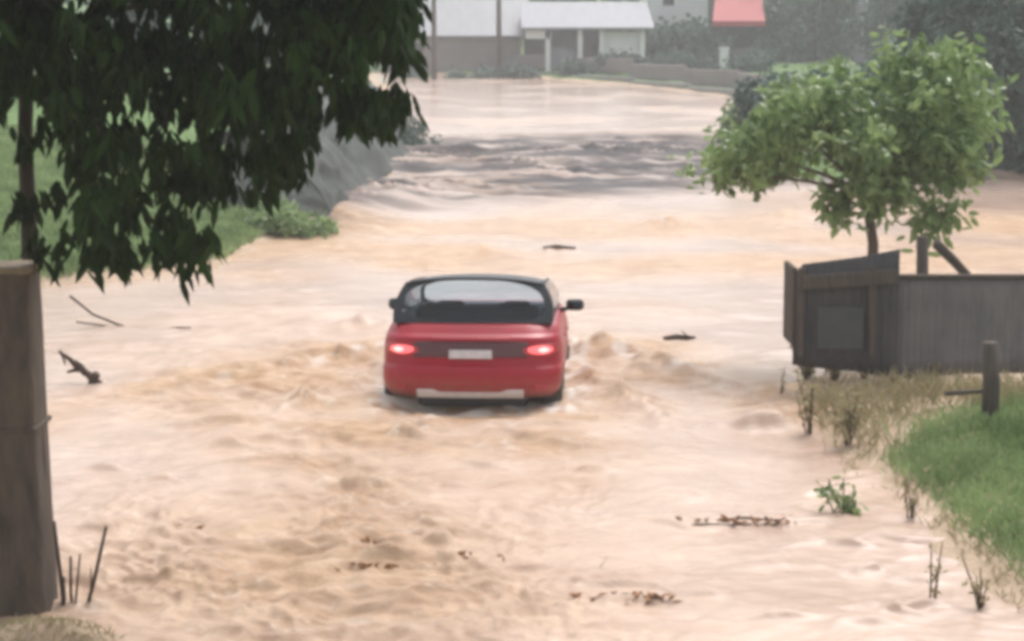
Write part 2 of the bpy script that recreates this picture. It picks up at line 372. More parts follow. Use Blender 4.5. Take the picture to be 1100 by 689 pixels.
m, nt, b = mat('muddy_flood_water'); N, L = nt.nodes, nt.links
tc = N.new('ShaderNodeTexCoord')
def attr(n):
    q = N.new('ShaderNodeAttribute'); q.attribute_name = n; return q.outputs['Fac']
mp = N.new('ShaderNodeMapping'); mp.inputs['Scale'].default_value = (.7, 1.2, 1); L.new(tc.outputs['Object'], mp.inputs['Vector'])
def noise2(scale, detail=6, rough=.62, dist=0.0):
    n = N.new('ShaderNodeTexNoise'); n.inputs['Scale'].default_value = scale; n.inputs['Detail'].default_value = detail; n.inputs['Roughness'].default_value = rough; n.inputs['Distortion'].default_value = dist
    L.new(mp.outputs['Vector'], n.inputs['Vector']); return n.outputs['Fac']
c1 = ramp(noise2(.55, 7, .65, .8), .30, (.405,.282,.222), .70, (.565,.425,.345)).outputs['Color']
c2 = ramp(noise2(1.6, 7, .7, 1.2), .30, (.34,.175,.08), .70, (.62,.42,.255)).outputs['Color']
cc = mixc(maths('MULTIPLY', attr('churn'), 1.0, True), c1, c2)
foam = maths('MULTIPLY', maths('SUBTRACT', noise2(3.4, 8, .75, 1.0), .56), 7.0, True)
foam = maths('MULTIPLY', foam, maths('ADD', maths('MULTIPLY', attr('churn'), .6), .18), True)
cc = mixc(foam, cc, (.74,.66,.58))
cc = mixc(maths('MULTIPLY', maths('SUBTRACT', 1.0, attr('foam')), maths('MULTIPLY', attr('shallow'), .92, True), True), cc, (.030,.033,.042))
cc = mixc(maths('MULTIPLY', attr('foam'), .8, True), cc, (.80,.73,.67))
L.new(cc, b.inputs['Base Color'])
b.inputs['IOR'].default_value = 1.33; b.inputs['Roughness'].default_value = .15
L.new(maths('ADD', maths('ADD', maths('MULTIPLY', attr('churn'), .2), maths('MULTIPLY', attr('shallow'), .62)), .13), b.inputs['Roughness'])
bp = N.new('ShaderNodeBump'); bp.inputs['Strength'].default_value = .9; bp.inputs['Distance'].default_value = .05
L.new(noise2(4.5, 9, .75, .8), bp.inputs['Height']); L.new(maths('ADD', maths('MULTIPLY', attr('churn'), .9), .22, True), bp.inputs['Strength']); L.new(bp.outputs['Normal'], b.inputs['Normal'])
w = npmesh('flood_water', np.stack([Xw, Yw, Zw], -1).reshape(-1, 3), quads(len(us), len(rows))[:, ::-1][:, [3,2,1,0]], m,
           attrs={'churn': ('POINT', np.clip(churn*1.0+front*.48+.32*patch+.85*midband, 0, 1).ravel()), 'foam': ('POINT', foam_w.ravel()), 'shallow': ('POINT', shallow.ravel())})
tag(w, kind='structure')
def wz(x, y): return float(wl(y))

# ------------------------------------------------------------------ foliage
def leaf_arrays(base, direc, side, length, width, droop=.15, fold=.25):
    """leaves as folded blades; all arguments are arrays (n,3) or (n,)"""
    n = len(base); up = np.cross(side, direc); Lc = length[:, None]; Wc = width[:, None]
    mid = base + direc*Lc*.5 - up*Wc*fold
    dn = np.array([0, 0, -1.0])*Lc*droop
    a1 = base + direc*Lc*.24 + side*Wc*.42; a2 = base + direc*Lc*.62 + side*Wc*.46 + dn*.4
    b1 = base + direc*Lc*.24 - side*Wc*.42; b2 = base + direc*Lc*.62 - side*Wc*.46 + dn*.4
    tip = base + direc*Lc + dn
    v = np.stack([base, a1, a2, tip, b2, b1, mid], 1).reshape(-1, 3)
    o = (np.arange(n)*7)[:, None]
    f = np.concatenate([o+np.array([[6, (k+1) % 6, k]]) for k in range(6)], 1).reshape(-1, 3)
    return v, f
def unit(a): return a/np.maximum(np.linalg.norm(a, axis=1, keepdims=True), 1e-9)
def rosettes(cent, per, length, width, hang, out=None, spread=.06, lj=.3):
    """clusters of leaves round each twig tip; hang 0 = all ways, 1 = straight down"""
    c = np.repeat(cent, per, 0); n = len(c)
    d = RNG.normal(size=(n, 3))
    if out is not None: d += np.repeat(out, per, 0)*1.0
    d = unit(unit(d)*(1-hang) + np.array([0, 0, -1.0])*hang)
    s = unit(np.cross(d, RNG.normal(size=(n, 3))))
    ln = length*(1+lj*RNG.uniform(-1, 1, n)); wd = width*(1+lj*RNG.uniform(-1, 1, n))
    base = c + RNG.normal(size=(n, 3))*spread
    v, f = leaf_arrays(base, d, s, ln, wd, droop=.12)
    t = np.repeat(np.clip(np.repeat(RNG.uniform(0, 1, len(cent)), per)*.6 + RNG.uniform(0, 1, n)*.4, 0, 1), 6)
    return v, f, t
def crown(name, cent, per, length, width, hang, m, parent, out=None, spread=.06):
    o = parent.location
    v, f, t = rosettes(cent - np.array(o), per, length, width, hang, out, spread)
    return npmesh(name, v, f, m, parent, smooth=False, attrs={'tint': ('FACE', t)})
def limbs(mb, start, tips, r0, r1=.008, sag=.12):
    for t in tips:
        a = Vector(start); t = Vector(t); k = [a]
        for q in (.35, .7, 1.0):
            p = a.lerp(t, q) + Vector((random.uniform(-1,1), random.uniform(-1,1), random.uniform(-.3,1)))*sag*(1-q)*(t-a).length*.5
            k.append(p)
        mb.tube(k, [r0, r0*.7, r0*.4, r1], n=6)

# left mango-like tree overhanging the picture
TL = Vector((at(28, 290, 13.6).x, 13.6, 0)); TL.z = float(ground_z(TL.x, TL.y))-.1
tl = empty('overhanging_tree', TL)
tag(tl, 'dark leafy tree with drooping long leaves hanging over the left foreground', 'tree')
def zb_px(px):
    return np.interp(px, [-260,-60,5,40,72,84,105,150,205,225,240,262,285,300,318,340,365,400,428,436], [140,110,90,70,120,245,270,262,270,225,200,205,185,200,150,140,128,118,108,-5]) + 14*math.sin(px*.21)
cent = []
while len(cent) < 1500:
    Y = 12.6 + RNG.normal()*.55
    if not 10.9 < Y < 14.6: continue
    px = RNG.uniform(-260, 437); top = np.interp(px, [-260, 200, 437], [-330, -330, -90])
    py = RNG.uniform(top, zb_px(px))
    if py > -40 and gnoise(np.array(px*.021), np.array(py*.026), 17)+.5*gnoise(np.array(px*.05), np.array(py*.05), 18) < -.25: continue
    p = at(px, py, Y); cent.append((p.x, p.y, p.z))
for px, py in ((30,150),(24,215),(62,120),(60,205),(66,262),(40,262),(100,270),(135,275),(205,282),(160,262)):
    p = at(px, py, 12.8+RNG.uniform(-.3,.3)); cent.append(tuple(p))
cent = np.array(cent)
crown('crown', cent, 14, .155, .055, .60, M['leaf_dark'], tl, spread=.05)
mb = MB(); top = at(25, -160, 13.3) - TL
tr = [Vector((0,0,0)), at(31, 240, 13.6)-TL, at(27, 150, 13.5)-TL, at(30, 20, 13.4)-TL, top]
mb.tube(tr, [.07,.055,.05,.048,.04], n=10)
mb.build('trunk', M['bark'], tl)
mb = MB()
ends = cent[RNG.choice(len(cent), 46, replace=False)] - np.array(TL)
for i, e in enumerate(ends): limbs(mb, tr[2].lerp(tr[4], random.uniform(.15, 1)), [e], .026, sag=.25)
hub = at(205, -60, 12.7)-TL
mb.tube([tr[3], (tr[3]+hub)/2+Vector((0,0,.2)), hub], [.05,.045,.03], n=8)
for px, py in ((205,130),(170,200),(240,150),(300,120),(360,60),(410,40),(120,190),(205,230)):
    limbs(mb, hub, [at(px, py, 12.6+random.uniform(-.4,.4))-TL], .022, sag=.2)
mb.build('limbs', M['bark'], tl)

# small bright tree behind the sheet fence
TR = Vector((at(936, 300, 23.9).x, 23.9, 0)); TR.z = float(ground_z(TR.x, TR.y))-.1
tr_ = empty('leafy_tree', TR)
tag(tr_, 'bright green leafy tree leaning over the water behind the dark metal fence', 'tree')
poly = np.array([(772,190),(776,172),(800,145),(836,116),(880,90),(930,84),(965,92),(985,62),(1015,50),(1048,80),(1058,120),(1050,165),(1040,182),(1022,205),(1018,240),(1000,238),(985,205),(960,200),(945,225),(925,232),(905,236),(885,205),(850,188),(800,188)], float)
def inpoly(x, y, P):
    ins = False
    for i in range(len(P)):
        (ax, ay), (bx, by) = P[i], P[(i+1) % len(P)]
        if (ay > y) != (by > y) and x < (bx-ax)*(y-ay)/(by-ay)+ax: ins = not ins
    return ins
def poly_centers(P, n, Y0, Ys, gap=.0, gs=.03, seed=1):
    out = []; lo, hi = P.min(0), P.max(0)
    while len(out) < n:
        px, py = RNG.uniform(lo, hi)
        if not inpoly(px, py, P): continue
        if gnoise(np.array(px*gs), np.array(py*gs), seed) < gap: continue
        p = at(px, py, Y0 + RNG.normal()*Ys); out.append(tuple(p))
    return np.array(out)
clump = poly_centers(poly, 62, 23.9, .5)
lowc = [tuple(at(px, py, 23.8)) for px, py in ((1012,225),(1003,245),(905,228),(938,222),(890,212),(770,186),(786,176),(1035,175),(985,60),(1025,62),(960,78))]
clump = np.concatenate([clump, np.array(lowc)]); cent = []
for k, c in enumerate(clump):
    r_ = RNG.uniform(.07, .19) if k < 62 else .08
    cent += [c + RNG.normal(size=3)*np.array([r_*1.2, r_, r_*.7]) for _ in range(int(2+r_*30))]
cent = np.array(cent)
crown('crown', cent, 15, .165, .078, .25, M['leaf_bright'], tr_, spread=.09)
mb = MB()
fork = at(928, 205, 23.9)-TR
mb.tube([Vector((0,0,0)), at(938,262,23.9)-TR, at(934,235,23.9)-TR, fork], [.075,.065,.06,.05], n=8)
mb.build('trunk', M['bark_pale'], tr_)
mb = MB()
for px, py in ((760,180),(800,160),(850,125),(900,100),(960,110),(1010,130),(1030,170),(900,225),(860,180),(980,190)):
    limbs(mb, fork, [at(px, py, 23.9+random.uniform(-.5,.5))-TR], .03, sag=.15)
mb.build('limbs', M['bark_pale'], tr_)

def tree_at(name, label, base, height, cw, ch, n, leaf, m, trunk_r=.12, group=None, cat='tree', low=.0, per=10, hang=.15, squash=1.0, seed=0):
    """a tree of uneven lobes: trunk, limbs and crown"""
    r = np.random.default_rng(seed+5); base = Vector(base); t = empty(name, base); tag(t, label, cat, group)
    lob = []
    for k in range(9):
        a = r.uniform(0, 2*PI); q = r.uniform(.15, .62)
        lob.append((math.cos(a)*cw*.5*q*1.5, math.sin(a)*cw*.5*q*1.5*squash, height-ch*.5+ch*.5*r.uniform(-.75,.75), cw*.5*r.uniform(.28,.5), ch*.5*r.uniform(.28,.5)))
    lob.append((0, 0, height-ch*.5, cw*.33, ch*.45))
    cs, outs = [], []
    for k in range(n):
        l = lob[r.integers(len(lob))]; d = r.normal(size=3); d /= np.linalg.norm(d); q = r.uniform(.35, 1)**.5
        cs.append((l[0]+d[0]*l[3]*q, l[1]+d[1]*l[3]*q, l[2]+d[2]*l[4]*q)); outs.append(d)
    cs = np.array(cs); cs[:, 2] = np.maximum(cs[:, 2], low)
    v, f, tt = rosettes(cs, per, leaf, leaf*.5, hang, np.array(outs), spread=leaf*.6)
    npmesh('crown', v, f, m, t, smooth=False, attrs={'tint': ('FACE', tt)})
    mb = MB(); fk = Vector((0, 0, height-ch*.75))
    mb.tube([Vector((0,0,-.3)), fk*.5+Vector((trunk_r*.5,0,0)), fk, Vector((0,0,height-ch*.35))], [trunk_r*1.25, trunk_r, trunk_r*.8, trunk_r*.4], n=8)
    mb.build('trunk', M['bark'], t)
    mb = MB(); limbs(mb, fk, [Vector((l[0], l[1], l[2])) for l in lob], trunk_r*.45, sag=.1)
    mb.build('limbs', M['bark'], t)
    return t
def gpt(px, Y):
    x = (px-CX)/F*Y; return (x, Y, float(ground_z(x, Y)))

# hazy trees on the far right bank
for i, (px, Y, h, cw, ch, lab, mm) in enumerate((
    (1095, 56, 6.4, 8.0, 6.3, 'tall dark blue-green tree in haze at the right picture edge', 'leaf_hazed'),
    (1015, 60, 4.6, 4.6, 4.5, 'rounded dark tree in haze between the bright tree and the tallest right tree', 'leaf_hazed'),
    (905, 60, 2.1, 5.0, 2.2, 'low spreading bush in haze right behind the bright leafy tree', 'leaf_hazed'),
    (835, 61, 1.6, 3.4, 1.7, 'small low bush at the water edge left of the other right bank bushes', 'leaf_bright'),
    (1180, 55, 5.0, 4.6, 4.6, 'hazy tree mostly cut off by the right picture edge', 'leaf_hazed'),
    (1068, 56.5, 2.0, 4.6, 2.1, 'dim bush filling the bank under the tall tree at the right picture edge', 'leaf_hazed'),
    (1130, 55, 1.8, 4.0, 1.9, 'dim bush cut off by the right picture edge at the waterline', 'leaf_hazed'),
    (985, 58, 1.7, 3.6, 1.8, 'dim bush on the bank behind the bright leafy tree trunk', 'leaf_hazed'))):
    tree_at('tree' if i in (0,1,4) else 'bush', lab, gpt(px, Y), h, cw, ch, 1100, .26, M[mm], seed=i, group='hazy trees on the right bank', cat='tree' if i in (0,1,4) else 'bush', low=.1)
# trees between and behind the far houses
far_trees = [(470,165,9,8,8),(520,170,8,7,7),(610,172,9,9,8),(690,142,2.3,5,2.3),(712,138,2.1,5,2.1),(745,137,2.3,5,2.3),(830,142,6.5,7,6.2),(872,138,5.6,6,5.4),(905,150,8,7,7.6),(960,130,6.5,6,6.2),(1010,140,8,7,7.6),(800,162,9,8,8.6),(1060,150,9,8,8.6),(735,170,10,8,9)]
fl = ['pale green tree behind the left grey shed','grey green tree behind the right end of the left shed','broad hazy tree behind the open shed','dim tree right of the open shed roof','low bush below the white house','low hedge bush left of the red awning','mid green tree right of the red awning','hazy bush second to the right of the red awning','tall dim tree left of the pale narrow house','hazy tree right of the pale narrow house','dim tall tree far behind the bright leafy tree','tall hazy tree behind the red awning','far tall tree behind the right bank trees','tallest hazy tree behind the white house']
for i, ((px, Y, h, cw, ch), lb) in enumerate(zip(far_trees, fl)):
    tree_at('tree', lb, gpt(px, Y), h, cw, ch, 330, .55, M['leaf_hazed'], seed=20+i, group='trees around the far houses', low=.2, per=9)
for i, (px, Y, h, cw, lb) in enumerate(((445,131,1.3,2.6,'leftmost small shrub before the grey lilac shed'),(492,130,1.0,2.2,'shrub before the middle of the grey lilac shed'),(522,131,1.5,2.8,'taller shrub near the right end of the grey lilac shed'),(555,130,1.1,2.4,'shrub at the joint of the two sheds'),(618,130,.9,2.2,'low shrub before the open shed'),(668,130,1.2,2.8,'shrub below the white panel of the open shed'),(720,127,1.0,2.6,'low shrub on the far verge under the white house'),(752,125,1.0,2.2,'low shrub on the far verge left of the white pillar'),(812,124,1.4,2.8,'low shrub on the far verge right of the white pillar'))):
    tree_at('shrub', lb, gpt(px, Y), h, cw, h*1.1, 120, .3, M['leaf_hazed'], seed=90+i, group='shrubs along the far verge', cat='shrub', low=.05, trunk_r=.04, per=8)
# trees and shrubs on the left bank, glimpsed through the dark leaves
for i, (px, Y, h, cw, ch, lb) in enumerate(((-40,62,6,6,5,'leafy tree on the left bank glimpsed between dark leaves'),(150,75,5.5,6,5,'tree on the left bank behind the dark hanging crown'),(300,95,6,7,5.6,'tree beyond the grey embankment, mostly hidden by dark leaves'))):
    tree_at('tree', lb, gpt(px, Y), h, cw, ch, 420, .3, M['leaf_hazed'], seed=60+i, group='trees on the left bank')
for i, (px, py, h, cw, lb) in enumerate(((322,238,.40,1.1,'low green bush at the foot of the grey embankment nearest the grass'),(296,236,.55,1.4,'rounded green bush on the grass just left of the grey embankment'),(436,150,1.0,2.0,'bush at the far tip of the grey embankment'))):
    q = hit(px, py, .3); tree_at('bush', lb, (q.x, q.y, float(ground_z(q.x, q.y))), h, cw, h*1.05, 170, .13, M['leaf_bright' if i < 2 else 'leaf_hazed'], seed=70+i, group='bushes by the grey embankment', cat='bush', low=.05, trunk_r=.03)

# ------------------------------------------------------------------ grass (stuff)
def blades(name, xs_, ys_, hgt, wid, m, lean=.35):
    n = len(xs_); z = ground_z(xs_, ys_)-.02
    base = np.stack([xs_, ys_, z], 1)
    d = unit(np.stack([RNG.normal(size=n)*lean, RNG.normal(size=n)*lean, np.ones(n)], 1))
    s = unit(np.cross(d, RNG.normal(size=(n, 3))))
    v, f = leaf_arrays(base, d, s, hgt*(1+.4*RNG.uniform(-1, 1, n)), np.full(n, wid), droop=.25, fold=.2)
    # tuft tint from a broad noise, so patches differ
    t = np.clip(.5+.6*gnoise(xs_*1.2, ys_*1.2, 91)+RNG.normal(size=n)*.18, 0, 1)
    return npmesh(name, v, f, m, smooth=False, attrs={'tint': ('FACE', np.repeat(t, 6))})
def scatter(n, x0, x1, y0, y1, cond):
    X = RNG.uniform(x0, x1, n); Y = RNG.uniform(y0, y1, n); k = cond(X, Y); return X[k], Y[k]
grassP = np.array([(955,492),(985,455),(1035,440),(1075,432),(1180,408),(1600,400),(1600,700),(1300,700),(1110,620),(1060,575),(1010,535)], float)
def project(X, Y, Zz):
    dy = Y*cP - (Zz-HC)*sP; up = Y*sP + (Zz-HC)*cP
    return CX + F*X/dy, CY - F*up/dy
def gcond(X, Y):
    pu, pv = project(X, Y, ground_z(X, Y)+.05)
    return np.array([inpoly(a+RNG.normal()*9, c+RNG.normal()*6, grassP) for a, c in zip(pu, pv)])
X, Y = scatter(95000, 2.4, 9.5, 11.5, 22, gcond)
tag(blades('grass', X, Y, .17, .014, M['grass']), 'lush green grass on the right near bank', 'grass', kind='stuff')
X, Y = scatter(90000, -16, -4.0, 30, 52, lambda X, Y: (sdist(X, Y) > .3))
tag(blades('grass', X, Y, .22, .035, M['grass']), 'green grass covering the left bank behind the tree', 'grass', kind='stuff')
dryP = np.array([(848,400),(950,402),(1100,400),(1100,432),(1040,438),(985,452),(955,480),(930,500),(890,480),(865,440)], float)
def dcond(X, Y):
    pu, pv = project(X, Y, ground_z(X, Y)+.05)
    return np.array([inpoly(a+RNG.normal()*10, c+RNG.normal()*8, dryP) and RNG.uniform() < .6 for a, c in zip(pu, pv)])
X, Y = scatter(8500, 2.6, 7, 15, 21.35, dcond)
tag(blades('dry_grass', X, Y, .36, .014, M['dry'], lean=.4), 'dry straw-coloured grass below the metal fence', 'grass', kind='stuff')
edgeP = np.array([(862,430),(960,470),(1010,540),(1060,580),(1110,625),(1100,700),(1045,690),(1000,625),(950,560),(905,520),(880,480)], float)
def econd(X, Y):
    pu, pv = project(X, Y, ground_z(X, Y)+.03)
    return np.array([inpoly(a+RNG.normal()*6, c+RNG.normal()*6, edgeP) for a, c in zip(pu, pv)]) & (gnoise(X*2.4, Y*1.6, 95) > .08) & (ground_z(X, Y) > -.08)
X, Y = scatter(9000, 2.4, 6, 11.5, 19, econd)
tag(blades('dry_grass', X, Y, .15, .011, M['dry'], lean=.6), 'sparse straw-coloured weeds scattered along the muddy right water edge', 'grass', kind='stuff')
X, Y = scatter(5000, -3.6, -1.6, 11.6, 13.4, lambda X, Y: ground_z(X, Y) > .03)
tag(blades('dry_grass', X, Y, .08, .008, M['dry'], lean=.6), 'short dry grass on the mud at the foot of the gate post', 'grass', kind='stuff')

# ------------------------------------------------------------------ the car
car = empty('suv_car', (CAR_X, CAR_Y, -CAR_SINK), CAR_YAW)
car.rotation_euler = (-math.radians(3.2), 0, CAR_YAW)
tag(car, 'red SUV with black roof and lit brake lights wading through the flood', 'car')
LV = [(.43,.26,.78,4.08),(.46,.10,.87,4.25),(.53,.03,.925,4.33),(.62,.00,.95,4.36),(.72,.00,.955,4.37),(.775,.025,.955,4.36),(.80,.06,.95,4.35),(.86,.075,.95,4.32),(.94,.085,.95,4.28),(1.02,.095,.945,4.2),(1.075,.10,.93,4.15),(1.10,.125,.928,4.1),(1.12,.165,.922,4.05),(1.16,.205,.91,4.0),(1.20,.25,.89,3.95),(1.225,.32,.855,3.9)]
LVa = np.array(LV)
def body_par(z): return [np.interp(z, LVa[:,0], LVa[:,k]) for k in (1,2,3)]
RX, RY, BOW = .34, .34, .07
def rear_y(x, z):
    yr, w_, _ = body_par(z); ax = min(abs(x), w_*.9999)
    t = max(0, (ax-(w_-RX))/RX)
    return yr + BOW*(ax/w_)**2 + RY*(1-math.sqrt(max(0, 1-t*t)))
def outline(z):
    yr, w_, yf = body_par(z); pts = []
    th = [k/10*PI/2 for k in range(11)]
    xs_ = sorted(set([round(w_-RX+RX*math.sin(t), 5) for t in th] + [round((w_-RX)*k/8, 5) for k in range(9)]))
    full = [-x for x in reversed(xs_) if x > 0] + xs_
    for x in full: pts.append((x, rear_y(x, z), z))
    yb = rear_y(w_, z)
    for k in range(1, 12): pts.append((w_*(1-.03*k/12), yb+(yf-.5-yb)*k/12, z))
    for x in reversed(full):
        t = max(0, (abs(x)-(w_-RX))/RX); pts.append((x*.97, yf-.06*(x/w_)**2-.44*(1-math.sqrt(max(0, 1-t*t))), z))
    for k in range(11, 0, -1): pts.append((-w_*(1-.03*k/12), yb+(yf-.5-yb)*k/12, z))
    return pts
zl = np.unique(np.concatenate([np.linspace(.43,1.225,30), LVa[:,0]]))
rings = [outline(z) for z in zl]; n = len(rings[0])
mb = MB(); vs = [p for r in rings for p in r]
fs = [(k*n+i, k*n+(i+1)%n, k*n+n+(i+1)%n, k*n+n+i) for k in range(len(rings)-1) for i in range(n)]
fs += [tuple(range(n-1,-1,-1)), tuple((len(rings)-1)*n+i for i in range(n))]
mb.add(vs, fs, True); body = mb.build('body', M['paint'], car)
# wheel arches cut out of the body
cut = MB()
for yy in (.80, 3.46):
    for s in (-1, 1): cut.lathe([(s*.62-.001, 1e-4), (s*.62, .425), (s*1.2, .425), (s*1.2+.001, 1e-4)] , n=40, c=(0, yy, .37), smooth=False)
cu = cut.build('cutter', M['rubber'])
import bmesh
bmc = bmesh.new(); bmc.from_mesh(cu.data); bmesh.ops.remove_doubles(bmc, verts=bmc.verts, dist=.002); bmesh.ops.recalc_face_normals(bmc, faces=bmc.faces); bmc.to_mesh(cu.data); bmc.free()
bo = body.modifiers.new('cut', 'BOOLEAN'); bo.object = cu; bo.operation = 'DIFFERENCE'; bo.solver = 'EXACT'
body.parent = None
dg = bpy.context.evaluated_depsgraph_get(); me2 = bpy.data.meshes.new_from_object(body.evaluated_get(dg))
old = body.data; 
body.modifiers.clear()
if len(me2.polygons) > 500: body.data = me2; me2.name = 'body'
body.parent = car
bpy.data.objects.remove(cu)
body.data.materials.clear(); body.data.materials.append(M['paint'])
md = body.modifiers.new('edge', 'EDGE_SPLIT'); md.split_angle = math.radians(40)

def patch_on_rear(mb, x0, x1, zlo, zhi, off, nu=14, nv=6, thick=.03, shape=None):
    def fn(u, v):
        x = x0+(x1-x0)*u; z0, z1 = (zlo, zhi) if shape is None else shape(u)
        z = z0+(z1-z0)*v; return Vector((x, rear_y(x, z)-off, z))
    mb.grid(fn, nu, nv, thick=(0, -thick, 0))
# dark band of the tailgate between the lamps, ledge, plate
mb = MB(); patch_on_rear(mb, -.60, .60, .885, 1.05, .006); mb.build('tailgate_panel', M['grey_trim'], car)
mb = MB(); patch_on_rear(mb, -.42, .42, 1.072, 1.095, .024); mb.build('tailgate_grip', M['paint'], car)
mb = MB(); patch_on_rear(mb, -.225, .225, .875, .965, .03, thick=.02); mb.build('number_plate', M['plate'], car)
mb = MB(); patch_on_rear(mb, -.88, .88, .783, .797, -.004, thick=.03); mb.build('bumper_seam', M['black_plastic'], car)
mb = MB(); patch_on_rear(mb, -.93, .93, .432, .47, .006, nu=30); mb.build('lower_valance', M['black_plastic'], car)
mb = MB()
patch_on_rear(mb, -.56, .56, .46, .52, .035, nu=30, thick=.06, shape=lambda u: (.462, .525 + .03*float(sstep(.55,.72,abs(u-.5)*2))))
mb.build('skid_plate', M['silver'], car)
mb = MB(); mb.box((0, .75, .40), (1.15, .9, .12), bevel=.03); mb.build('underbody', M['black_plastic'], car)
for s in (-1, 1):
    mb = MB()
    patch_on_rear(mb, s*.55, s*.90, .9, 1.0, .012, nu=18, shape=lambda u: (.975-.075*math.sin(PI*(.12+.76*u))**.6, .975+(.02+.045*u)*math.sin(PI*(.12+.76*u))**.5))
    tlg = mb.build('tail_light', M['lens'], car)
    mb = MB(); patch_on_rear(mb, s*.60, s*.86, .9, 1.0, .018, nu=14, shape=lambda u: (.97-.05*math.sin(PI*(.05+.9*u))**.5, .97+.04*math.sin(PI*(.05+.9*u))**.5))
    mb.build('lit_lens', M['lit'], tlg)
    mb = MB(); patch_on_rear(mb, s*.70, s*.83, .9, 1.0, .024, nu=10, shape=lambda u: (.965-.028*math.sin(u*PI), .965+.028*math.sin(u*PI)))
    mb.build('lamp_core', M['core'], tlg)
    mb = MB(); patch_on_rear(mb, s*.66, s*.80, .56, .60, .008, nu=8); mb.build('reflector', M['lens'], car)
# greenhouse
def side(s, q, v):
    """q along 0..1, v up 0..1"""
    yl, yu = .385+q*3.10, .60+q*2.26
    zr = 1.635-.07*q*q
    xl, xu = .848-.03*q, .735-.02*q
    x = xl+(xu-xl)*v; x += .045*math.sin(v*PI)
    return Vector((s*x, yl+(yu-yl)*v, 1.226+(zr-1.226)*v))
def rear(u, v):
    a = side(1, 0, v); return Vector((a.x*u, a.y-.075*(1-u*u), a.z+(.004+.06*(1-abs(u)**2.4))*v**3))
def frontw(u, v):
    a = side(1, 1, v); return Vector((a.x*u, a.y+.09*(1-u*u), a.z+.055*(1-abs(u)**2.4)*v**3 - .045*v**3))
def ringed(fn, mbp, mbf, hu, hv, cu_, cv_, e=4.5, n=64):
    """pane (fan) and surrounding frame on the unit square"""
    inn, out_ = [], []
    for k in range(n):
        q = 2*PI*k/n; c, s = math.cos(q), math.sin(q); r = (abs(c)**e+abs(s)**e)**(-1/e)
        inn.append((cu_+hu*c*r, cv_+hv*s*r)); r2 = 1/max(abs(c), abs(s)); out_.append((c*r2, .5+.5*s*r2))
    P = [fn(*p) for p in inn]; Q = [fn(*p) for p in out_]
    mid = [fn((a[0]+cu_)/2, (a[1]+cv_)/2) for a in inn]; c0 = fn(cu_, cv_)
    mbp.add(P+mid+[c0], [(i, (i+1)%n, n+(i+1)%n, n+i) for i in range(n)]+[(n+i, n+(i+1)%n, 2*n) for i in range(n)], True)
    mbf.add(P+Q, [(n+i, n+(i+1)%n, (i+1)%n, i) for i in range(n)], True)
mp_, mf_ = MB(), MB(); ringed(rear, mp_, mf_, .90, .455, 0, .50, e=3.8)
mp_.build('rear_window', M['rear_glass'], car); mf_.build('rear_window_frame', M['black_paint'], car)
mp_, mf_ = MB(), MB(); ringed(frontw, mp_, mf_, .965, .48, 0, .5, e=9)
mp_.build('windscreen', M['rear_glass'], car); mf_.build('windscreen_frame', M['black_paint'], car)
for s in (-1, 1):
    mb = MB()
    for q0, q1, v0, v1 in ((0,.15,0,1),(.47,.50,0,1),(.94,1,0,1),(.15,.94,0,.08),(.15,.94,.93,1)):
        mb.grid(lambda u, v: side(s, q0+(q1-q0)*u, v0+(v1-v0)*v), 12, 4)
    mb.build('side_pillars', M['black_paint'], car)
    for q0, q1 in ((.15,.47),(.50,.94)):
        mb = MB(); mb.grid(lambda u, v: side(s, q0+(q1-q0)*u, .08+.85*v), 8, 4); mb.build('side_window', M['side_glass'], car)
    # mirrors
    mb = MB(); mb.tube([(s*.84, 2.55, 1.20), (s*.96, 2.52, 1.235)], [.03, .025], n=8)
    mir = mb
    def mfn(u, v, s=s):
        a = u*2*PI; b2 = (v-.5)*PI
        ex = lambda t: math.copysign(abs(t)**.6, t)
        return Vector((s*1.035+.105*ex(math.cos(b2))*ex(math.cos(a)), 2.50+.07*ex(math.sin(a))*ex(math.cos(b2)), 1.275+.068*ex(math.sin(b2))))
    mb.grid(mfn, 20, 10)
    mo = mb.build('wing_mirror', M['black_paint'], car)
    mb = MB(); mb.grid(lambda u, v: Vector((s*1.035+(u-.5)*.15, 2.425, 1.275+(v-.5)*.09)), 1, 1, thick=(0,-.01,0)); mb.build('mirror_glass', M['rear_glass'], mo)
def roof(u, v):
    U = u*2-1; a = side(1, v, 1.0); rr = rear(U, 1.0) if v == 0 else None
    x = (a.x+.006)*U; y = a.y-.075*(1-U*U)*(1-v)+.09*(1-U*U)*v
    if v < .12: y -= .035*(1-v/.12)*(1-.35*U*U)
    z = a.z + .006 + .06*(1-abs(U)**2.4) - .02*abs(U)**8 - .05*v*v
    return Vector((x, y, z))
mb = MB(); mb.grid(roof, 24, 24, thick=(0,0,.03)); mb.build('roof', M['black_paint'], car)
mb = MB(); mb.grid(lambda u, v: Vector(((u*2-1)*.84, .42+v*3.0, 1.23)), 6, 10, thick=(0,0,.01)); mb.build('cabin_deck', M['upholstery'], car)
for nm, items in (('front_seat', [(-.38,2.2),(.38,2.2)]),):
    for x, y in items:
        mb = MB(); mb.box((x, y, 1.22), (.50, .13, .14), bevel=.05, rot=Matrix.Rotation(.2,3,'X')); mb.box((x, y-.05, 1.31), (.30, .09, .06), bevel=.028)
        mb.build(nm, M['upholstery'], car)
mb = MB(); mb.box((0, 1.0, 1.27), (1.34, .13, .20), bevel=.06)
for x in (-.40, .40): mb.box((x, .98, 1.375), (.34, .08, .04), bevel=.018)
mb.build('rear_seat', M['upholstery'], car)
mb = MB(); mb.box((0, 3.05, 1.22), (1.4, .5, .07), bevel=.03); mb.build('dashboard', M['upholstery'], car)
